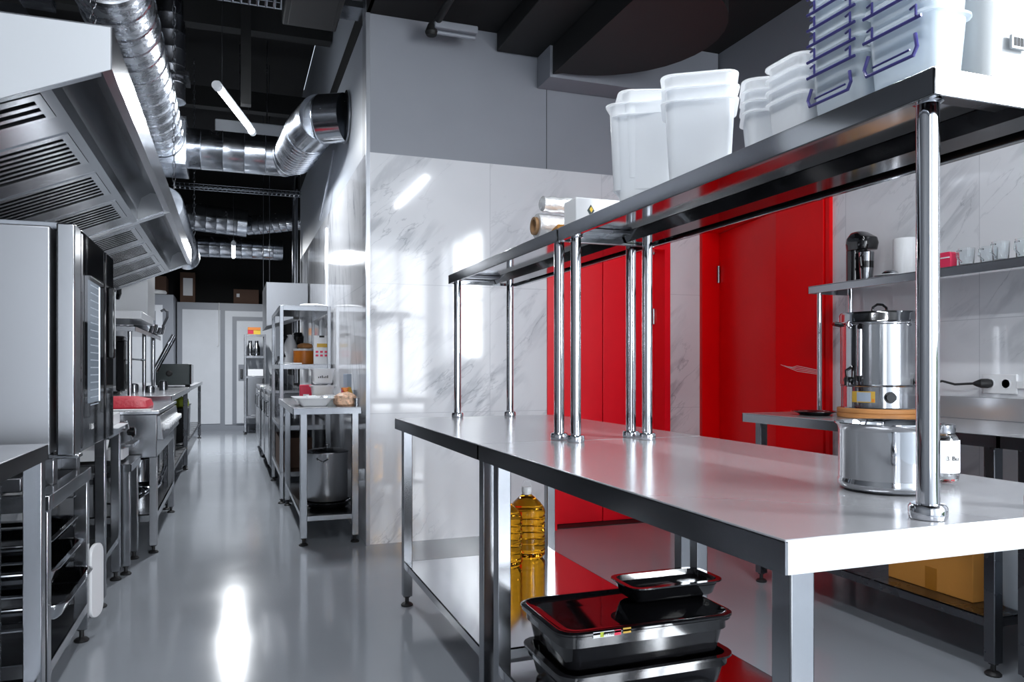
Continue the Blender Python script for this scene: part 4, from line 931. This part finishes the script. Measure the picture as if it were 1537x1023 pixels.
# ================================================================== HOODS
XH = -.37
def zr(x): return 2.046 - .42 * (XH - x)
def hood(label, y0, y1, near_panel, filt):
    t = thing('extraction_hood', label, 'hood', (-1.05, (y0 + y1) / 2, 1.5))
    b = B(); b.box(XH - .004, XH, y0, y1, zr(XH), 2.186)                        # outer fascia
    b.box(XH - .03, XH - .004, y0 + .006, y1 - .006, zr(XH), zr(XH) + .012); b.box(XH - .034, XH - .030, y0 + .006, y1 - .006, zr(XH), zr(XH) + .045)
    b.build('fascia', 'hood', t)
    B().box(XL + .005, XH - .004, y0, y1, 2.182, 2.186).build('top_panel', 'hood', t)
    for y in (y0, y1 - .004):
        b = B(); b.prism([(XL + .01, zr(XL)), (XH - .004, zr(XH)), (XH - .004, 2.182), (XL + .01, 2.182)], 'Y', y, y + .004)
        b.build('end_panel', 'hood_face', t); b = B()
        yy = y + .004 if y == y0 else y - .03
        xa, xb = XL + .01, XH - .035
        b.add([(xa, yy, zr(xa)), (xb, yy, zr(xb)), (xb, yy + .03, zr(xb)), (xa, yy + .03, zr(xa)), (xa, yy, zr(xa) + .012), (xb, yy, zr(xb) + .012), (xb, yy + .03, zr(xb) + .012), (xa, yy + .03, zr(xa) + .012)],
              [(0, 3, 2, 1), (4, 5, 6, 7), (0, 1, 5, 4), (1, 2, 6, 5), (2, 3, 7, 6), (3, 0, 4, 7)])
        b.build('rim_flange', 'hood', t)
    # plenum channel between the fascia and the filters
    prof = [(-.40, 2.12), (-.43, 2.15), (-.48, 2.155), (-.53, 2.12), (-.575, zr(-.575) + .02)]
    b = B(); n = len(prof)
    b.add([(x, y0 + .005, z) for x, z in prof] + [(x, y1 - .005, z) for x, z in prof], [(i, i + 1, n + i + 1, n + i) for i in range(n - 1)]); b.build('baffle_channel', 'hood_in', t, smooth=True)
    # filter bank in the plane of the rim
    def pl(x, o=0): return zr(x) + o
    xa, xb = -1.45, -.578
    def slab(b, x0_, x1_, ya, yb, o0, o1):
        b.add([(x0_, ya, pl(x0_, o0)), (x1_, ya, pl(x1_, o0)), (x1_, yb, pl(x1_, o0)), (x0_, yb, pl(x0_, o0)), (x0_, ya, pl(x0_, o1)), (x1_, ya, pl(x1_, o1)), (x1_, yb, pl(x1_, o1)), (x0_, yb, pl(x0_, o1))],
              [(0, 3, 2, 1), (4, 5, 6, 7), (0, 1, 5, 4), (1, 2, 6, 5), (2, 3, 7, 6), (3, 0, 4, 7)])
    b = B(); slab(b, XL + .02, xb, y0 + .035, y1 - .035, .060, .064); slab(b, xb - .002, xb + .03, y0 + .035, y1 - .035, .0, .062)
    slab(b, xa - .03, xa - .001, y0 + .035, y1 - .035, 0, .06)
    prev = y0 + .035
    for (fa, fb_) in filt + [(y1 - .035, None)]:
        if fa - prev > .03: slab(b, xa, xb - .002, prev, fa, .004, .010)
        prev = fb_
    b.build('filter_frame', 'hood_in', t)
    for (fa, fb_) in filt:
        b = B(); slab(b, xa, xb - .004, fa + .001, fa + .022, -.001, .02); slab(b, xa, xb - .004, fb_ - .022, fb_ - .001, -.001, .02)
        slab(b, xb - .03, xb - .004, fa + .022, fb_ - .022, -.001, .02)
        k = max(2, int((fb_ - fa - .05) / .052)); st = (fb_ - fa - .044) / k
        for i in range(k):
            yy = fa + .022 + st * i
            slab(b, xa, xb - .03, yy + st * .12, yy + st * .60, .004, .007); slab(b, xa, xb - .03, yy + st * .12, yy + st * .16, .004, .022); slab(b, xa, xb - .03, yy + st * .56, yy + st * .60, .004, .022)
        f = b.build('baffle_filter', 'steel', t)
        b = B(); slab(b, xa, xb - .03, fa + .022, fb_ - .022, .030, .033); b.build('filter_back', 'blk_m', f)
    return t
hood('near steel extraction hood with baffle filters over the combi oven', 2.775, 5.19, True, [(2.82, 3.06), (3.26, 3.70), (3.88, 4.32), (4.50, 4.94)])
hood('farther steel extraction hood, beyond the combi oven', 5.20, 7.74, True, [(5.32, 5.76), (5.94, 6.38), (6.56, 7.0), (7.16, 7.58)])
# chains
def chain(label, x, y, z0, z1, pitch=.026, w=.009, m='steel'):
    t = B(); z = z0; k = 0
    while z < z1:
        a = (w, 0) if k % 2 else (0, w)
        L = [(x + a[0] * math.sin(u) * 1., y + a[1] * math.sin(u), z + pitch * .5 - pitch * .66 * math.cos(u)) for u in [2 * PI * i / 8 for i in range(8)]]
        t.tube(L + [L[0]], .0022, 5); z += pitch; k += 1
    return tag(t.build('hanging_chain', m), label, 'chain')
chain('bright steel chain on the near corner of the nearer hood', -.435, 2.84, 2.188, 2.62)
chain('fine chain hanging in front of the foil-wrapped duct', -.345, 5.15, 2.19, 3.9, pitch=.04)
chain('thin chain between the two hoods, by the dark duct branch', -.34, 7.6, 2.19, 3.9, pitch=.04)

# ================================================================== DUCTS
def duct(path, r, ribs=.09, rm=.004):
    """smooth tube with raised ribs every `ribs` metres"""
    b = B(); P = [Vector(p) for p in path]
    pts = []; rad = []
    for a, c in zip(P[:-1], P[1:]):
        n = max(1, int((c - a).length / ribs))
        for i in range(n):
            t0 = a + (c - a) * (i / n); d = (c - a).normalized()
            pts += [t0 + d * .001, t0 + d * .008, t0 + d * .012]; rad += [r, r + rm, r]
    pts.append(P[-1]); rad.append(r)
    L = []; up = Vector((0, 0, 1)); 
    for i, p in enumerate(pts):
        d = ((pts[min(i + 1, len(pts) - 1)] - pts[max(i - 1, 0)])).normalized()
        if abs(d.z) > .95: up = Vector((1, 0, 0))
        a = d.cross(up).normalized(); u2 = a.cross(d).normalized()
        L.append([tuple(p + a * (rad[i] * math.cos(2 * PI * j / 36)) + u2 * (rad[i] * math.sin(2 * PI * j / 36))) for j in range(36)])
    return b.loft(L)
t = thing('exhaust_duct', 'foil-wrapped round duct running above the hoods towards the cross duct', 'duct', (-.56, 5, 2.75))
duct([(-.55, 2.3, 2.90), (-.55, 3.9, 2.91)], .165, .11).build('duct_pipe', 'galv', t, smooth=True)
duct([(-.55, 3.9, 2.91), (-.55, 6.70, 2.94)], .176, .21, .006).build('foil_wrap', 'foilduct', t, smooth=True)
B().lathe(-.55, 2.91, [(.168, 3.88), (.184, 3.885), (.184, 3.925), (.168, 3.93)], 36, 'Y').build('joint_band', 'steel', t, smooth=True)
t = thing('cross_duct', 'spiral steel duct crossing the corridor and bending into the wall', 'duct', (0, 7, 2.76))
duct([(-.78, 7.0, 2.93), (.42, 7.0, 2.93)], .168, .155).build('duct_pipe', 'galv', t, smooth=True)
B().box(-.80, -.36, 6.72, 7.22, 2.72, 3.12).build('duct_box', 'galv', t, bevel=.006)
# segmented elbow
e = [(.42, 7.0, 2.93), (.60, 6.85, 2.93), (.60, 5.98, 2.83), (.66, 5.62, 2.845), (.80, 5.55, 2.86)]
t2 = duct([(.40, 7.0, 2.93), (.50, 6.86, 2.925)], .168, .06); t2.build('elbow_segment', 'galv', t, smooth=True)
duct([(.50, 6.86, 2.925), (.535, 5.95, 2.865)], .168, .085, .007).build('ribbed_segment', 'galv', t, smooth=True)
duct([(.535, 5.95, 2.865), (.60, 5.62, 2.87)], .17, .5).build('elbow_segment', 'galv', t, smooth=True)
duct([(.59, 5.66, 2.87), (.757, 5.56, 2.87)], .172, .5).build('elbow_segment', 'galv', t, smooth=True)
B().lathe(5.55, 2.87, [(.17, .745), (.186, .75), (.186, .7635), (.17, .7635)], 36, 'X').build('wall_collar', 'steel', t, smooth=True)
t = thing('flex_duct', 'ribbed duct hanging lower beneath the cross duct', 'duct', (-.56, 9, 2.3))
duct([(-.57, 7.35, 2.52), (-.57, 10.9, 2.52)], .15, .05, .008).build('duct_pipe', 'galv', t, smooth=True)
t = thing('far_duct', 'spiral duct far back, running across the corridor below the ceiling', 'duct', (-.1, 12, 2.7))
duct([(-.7, 12.7, 3.40), (.20, 12.7, 3.34)], .21, .13).build('duct_pipe', 'galv', t, smooth=True)
duct([(.20, 12.7, 3.31), (1.5, 12.2, 3.42)], .15, .1).build('elbow_segment', 'galv', t, smooth=True)
duct([(-.7, 13.2, 3.02), (.76, 13.2, 3.02)], .17, .15).build('lower_pipe', 'galv', t, smooth=True)
t = thing('duct_branch', 'upright galvanised duct branch with flange beside the foil duct', 'duct', (-.25, 6.3, 2.8))
duct([(-.46, 6.45, 3.13), (-.46, 6.45, 3.9)], .11, .12).build('duct_pipe', 'steel_dark', t, smooth=True)
B().box(-.60, -.32, 6.31, 6.59, 3.3, 3.33).build('flange', 'steel_dark', t)
t = thing('vent_panel', 'pale rectangular duct behind the cross duct', 'duct', (.25, 7.6, 3.1))
B().box(-.16, .76, 7.5, 7.9, 3.16, 3.36).build('duct_case', 'white_panel', t, bevel=.01)

# cable trays (perforated)
def tray(label, p0, p1, w, m='galv'):
    a, c = Vector(p0), Vector(p1); d = (c - a).normalized(); s = d.cross(Vector((0, 0, 1))).normalized(); n = int((c - a).length / .05)
    b = B()
    for sg in (-1, 1):
        e0, e1 = a + s * sg * w / 2, c + s * sg * w / 2
        b.tube([e0, e1], .006, 4); b.tube([e0 + Vector((0, 0, .04)), e1 + Vector((0, 0, .04))], .004, 4)
        for i in range(n): q = e0 + (e1 - e0) * ((i + .5) / n); b.tube([q, q + Vector((0, 0, .04))], .006, 4)
    for i in range(n):
        q = a + (c - a) * ((i + .5) / n); b.tube([q - s * w / 2, q + s * w / 2], .009, 4)
    return tag(b.build('cable_tray', m), label, 'cable tray')
tray('perforated cable tray across the top of the corridor', (-.5, 5.1, 3.42), (.74, 5.1, 3.42), .22)
tray('perforated cable tray crossing beyond the cross duct', (-.65, 9.5, 3.14), (.76, 9.5, 3.14), .12)
tray('cable tray above the near hood', (-.78, 2.9, 2.62), (-.95, 4.6, 2.95), .14)
# dark ceiling unit
t = thing('ceiling_unit', 'dark square air unit near the wall at the top of the corridor', 'air unit', (.4, 4.55, 3.2))
B().box(.27, .585, 4.12, 4.75, 3.12, 3.42).build('unit_case', 'beam', t, bevel=.01); B().box(.30, .555, 4.15, 4.72, 3.112, 3.12).build('grille', 'beam', t, bevel=.004)
B().box(.27, .763, 4.76, 4.95, 3.30, 3.34).build('bracket', 'galv', t)

# ================================================================== DARK CEILING PARTS OF THE ROOM
o = B().box(1.60, 2.04, 1.0, 4.69, 3.125, 3.245).build('ceiling_duct', 'beam', bevel=.006); tag(o, 'flat black duct running below the dark ceiling towards the marble wall', 'duct')
o = B().box(1.885, 3.14, 4.48, 4.694, 2.925, 3.245).build('soffit_box', 'paint'); tag(o, 'grey boxed soffit on top of the marble wall, right of the black duct', 'soffit')
pts = [(1.90, 4.47), (1.90, 2.0), (2.0, 1.9)] + [(1.95 + .64 * math.cos(math.radians(a)), 3.80 + .64 * math.sin(math.radians(a))) for a in range(-80, 91, 10)]
o = B().prism(pts, 'Z', 2.94, 3.12).build('round_canopy', 'beam'); tag(o, 'round-ended black canopy hanging from the dark ceiling', 'canopy')
b = B(); b.tube([(1.15, 4.55, 3.16), (1.15, 1.2, 3.16)], .022, 10); b.lathe(1.12, 4.50, [(.03, 3.08), (.04, 3.10), (.02, 3.15)], 12)
tag(b.build('ceiling_pipe', 'beam', smooth=True), 'thin black pipe under the dark ceiling', 'pipe')
t = thing('unlit_fixture', 'unlit grey tube fixture on the dark ceiling by the wall', 'lamp', (1.28, 4.5, 3.09))
B().box(1.13, 1.40, 4.45, 4.53, 3.115, 3.16).build('fixture_body', 'paint', t, bevel=.008)
b = B(); b.tube([(1.14, 4.49, 3.10), (1.39, 4.49, 3.10)], .012, 10); b.build('fixture_tube', 'grey_panel', t, smooth=True)
b = B(); b.tube([(.70, 6.75, 2.35), (.735, 6.2, 2.72), (.74, 6.15, 2.8)], .008, 6); tag(b.build('wall_conduit', 'grey_panel', smooth=True), 'thin grey conduit running down the wall under the duct bend', 'conduit')
b = B(); b.tube([(.70, 9.62, .9), (.70, 9.62, 4.2)], .035, 10); tag(b.build('wall_pipe', 'steel', smooth=True), 'slim upright pipe at the far end of the corridor wall', 'pipe')
b = B(); b.box(.05, .12, 5.9, 5.97, 3.0, 4.29); tag(b.build('ceiling_strut', 'beam'), 'black upright strut above the lit tube lamp', 'strut')
for k, y in enumerate((6.4, 8.4, 10.4)):
    o = B().box(XL + .01, XC - .01, y, y + .12, 3.75, 3.95).build('ceiling_beam', 'beam'); tag(o, ('black cross beam above the corridor, nearest the camera', 'second black cross beam above the corridor', 'black cross beam above the corridor, farthest back')[k], 'beam')
for k, (x, y) in enumerate(((.06, 8.0), (.31, 7.9))):
    b = B(); b.tube([(x, y, 3.1 if k == 0 else 3.36), (x, y, 4.29)], .005, 5); tag(b.build('support_rod', 'steel_dark'), ('thin threaded rod behind the tube lamp', 'thin threaded rod right of the tube lamp')[k], 'rod')

# ================================================================== LAMPS
def tube_lamp(label, p0, p1, zc, power, wires=True, es=True):
    a, c = Vector(p0), Vector(p1); mid = (a + c) / 2; d = (c - a); L = d.length; ang = math.atan2(d.y, d.x)
    t = thing('tube_lamp', label, 'lamp', tuple(mid))
    b = B(); b.tube([a, c], .021, 14); b.build('tube', 'tube', t, smooth=True)
    dn = d.normalized()
    for e, s in ((a, -1), (c, 1)):
        b = B(); b.tube([e, e + dn * s * .05], .030, 14); b.build('end_cap', 'white', t, smooth=True)
    b = B(); b.tube([a + Vector((0, 0, .03)), c + Vector((0, 0, .03))], .018, 8); b.build('lamp_housing', 'white_panel', t, smooth=True)
    for e in (a + dn * .1, c - dn * .1):
        b = B(); b.tube([e + Vector((0, 0, .045)), Vector((e.x, e.y, zc))], .0025, 5); b.build('wire', 'steel', t)
    ld = bpy.data.lights.new('lamp', 'AREA'); ld.shape = 'RECTANGLE'; ld.size = L; ld.size_y = .05; ld.energy = power; ld.color = (.93, .965, 1)
    lo = bpy.data.objects.new('tube_light', ld); COL.objects.link(lo); lo.location = mid - Vector((0, 0, .03)); lo.rotation_euler = (0, 0, ang)
    if not es:
        B().prism([(-.09, .03), (.09, .03), (.05, .07), (-.05, .07)], 'Y', a.y, c.y) if False else None
        r = B(); r.prism([(a.x - .16, a.z - .035), (a.x - .05, a.z + .07), (a.x + .05, a.z + .07), (a.x + .16, a.z - .035), (a.x + .155, a.z - .035), (a.x + .048, a.z + .064), (a.x - .048, a.z + .064), (a.x - .155, a.z - .035)], 'Y', a.y, c.y); r.build('light_shield', 'white', t)  # shield added over the unseen tube to block its upward light
    return t
tube_lamp('lit tube lamp hanging nearest in the corridor, before the cross duct', (-.1, 5.62, 3.0), (.135, 6.55, 3.0), ZC, 40)
tube_lamp('far lit tube lamp at the end of the corridor', (0, 10.5, 2.68), (0, 11.7, 2.68), ZC, 110)
tube_lamp('lit tube lamp above the island, out of the picture', (1.80, .5, 3.00), (1.80, 2.0, 3.00), ZR - .12, 16, es=False)
tube_lamp('added tube lamp over the aisle, out of the picture', (0.15, .2, 3.1), (0.15, 1.7, 3.1), ZC, 26)  # unseen lamp, added for light above the near aisle

def area(name, loc, rot, sx, sy, e, col=(1, 1, 1)):
    ld = bpy.data.lights.new(name, 'AREA'); ld.shape = 'RECTANGLE'; ld.size = sx; ld.size_y = sy; ld.energy = e; ld.color = col
    lo = bpy.data.objects.new(name, ld); COL.objects.link(lo); lo.location = loc; lo.rotation_euler = rot; return lo
# daylight in the rear windows; the left one added to light the oven side
for i, (a, b_) in enumerate(wins):
    area('window_daylight', ((a + b_) / 2, YR - .2, (zs0 + zs1) / 2), (PI / 2, 0, 0), b_ - a, zs1 - zs0, (30, 85)[i], (.92, .96, 1))
area('window_daylight', (XR + .25, (RW0 + RW1) / 2, 2.15), (PI / 2, 0, PI / 2), RW1 - RW0, 1.8, 385, (.92, .97, 1))
area('lobby_light', (4.0, 6.5, 2.9), (0, 0, 0), .6, 1.5, 15, (1, .95, .9))

wd = bpy.data.worlds.new('world'); bpy.context.scene.world = wd; wd.use_nodes = True
bg = wd.node_tree.nodes['Background']; bg.inputs[0].default_value = (.75, .85, 1, 1); bg.inputs[1].default_value = 1.0
sc = bpy.context.scene
sc.view_settings.view_transform = 'Standard'; sc.view_settings.look = 'None'; sc.view_settings.exposure = .32; sc.view_settings.gamma = 1
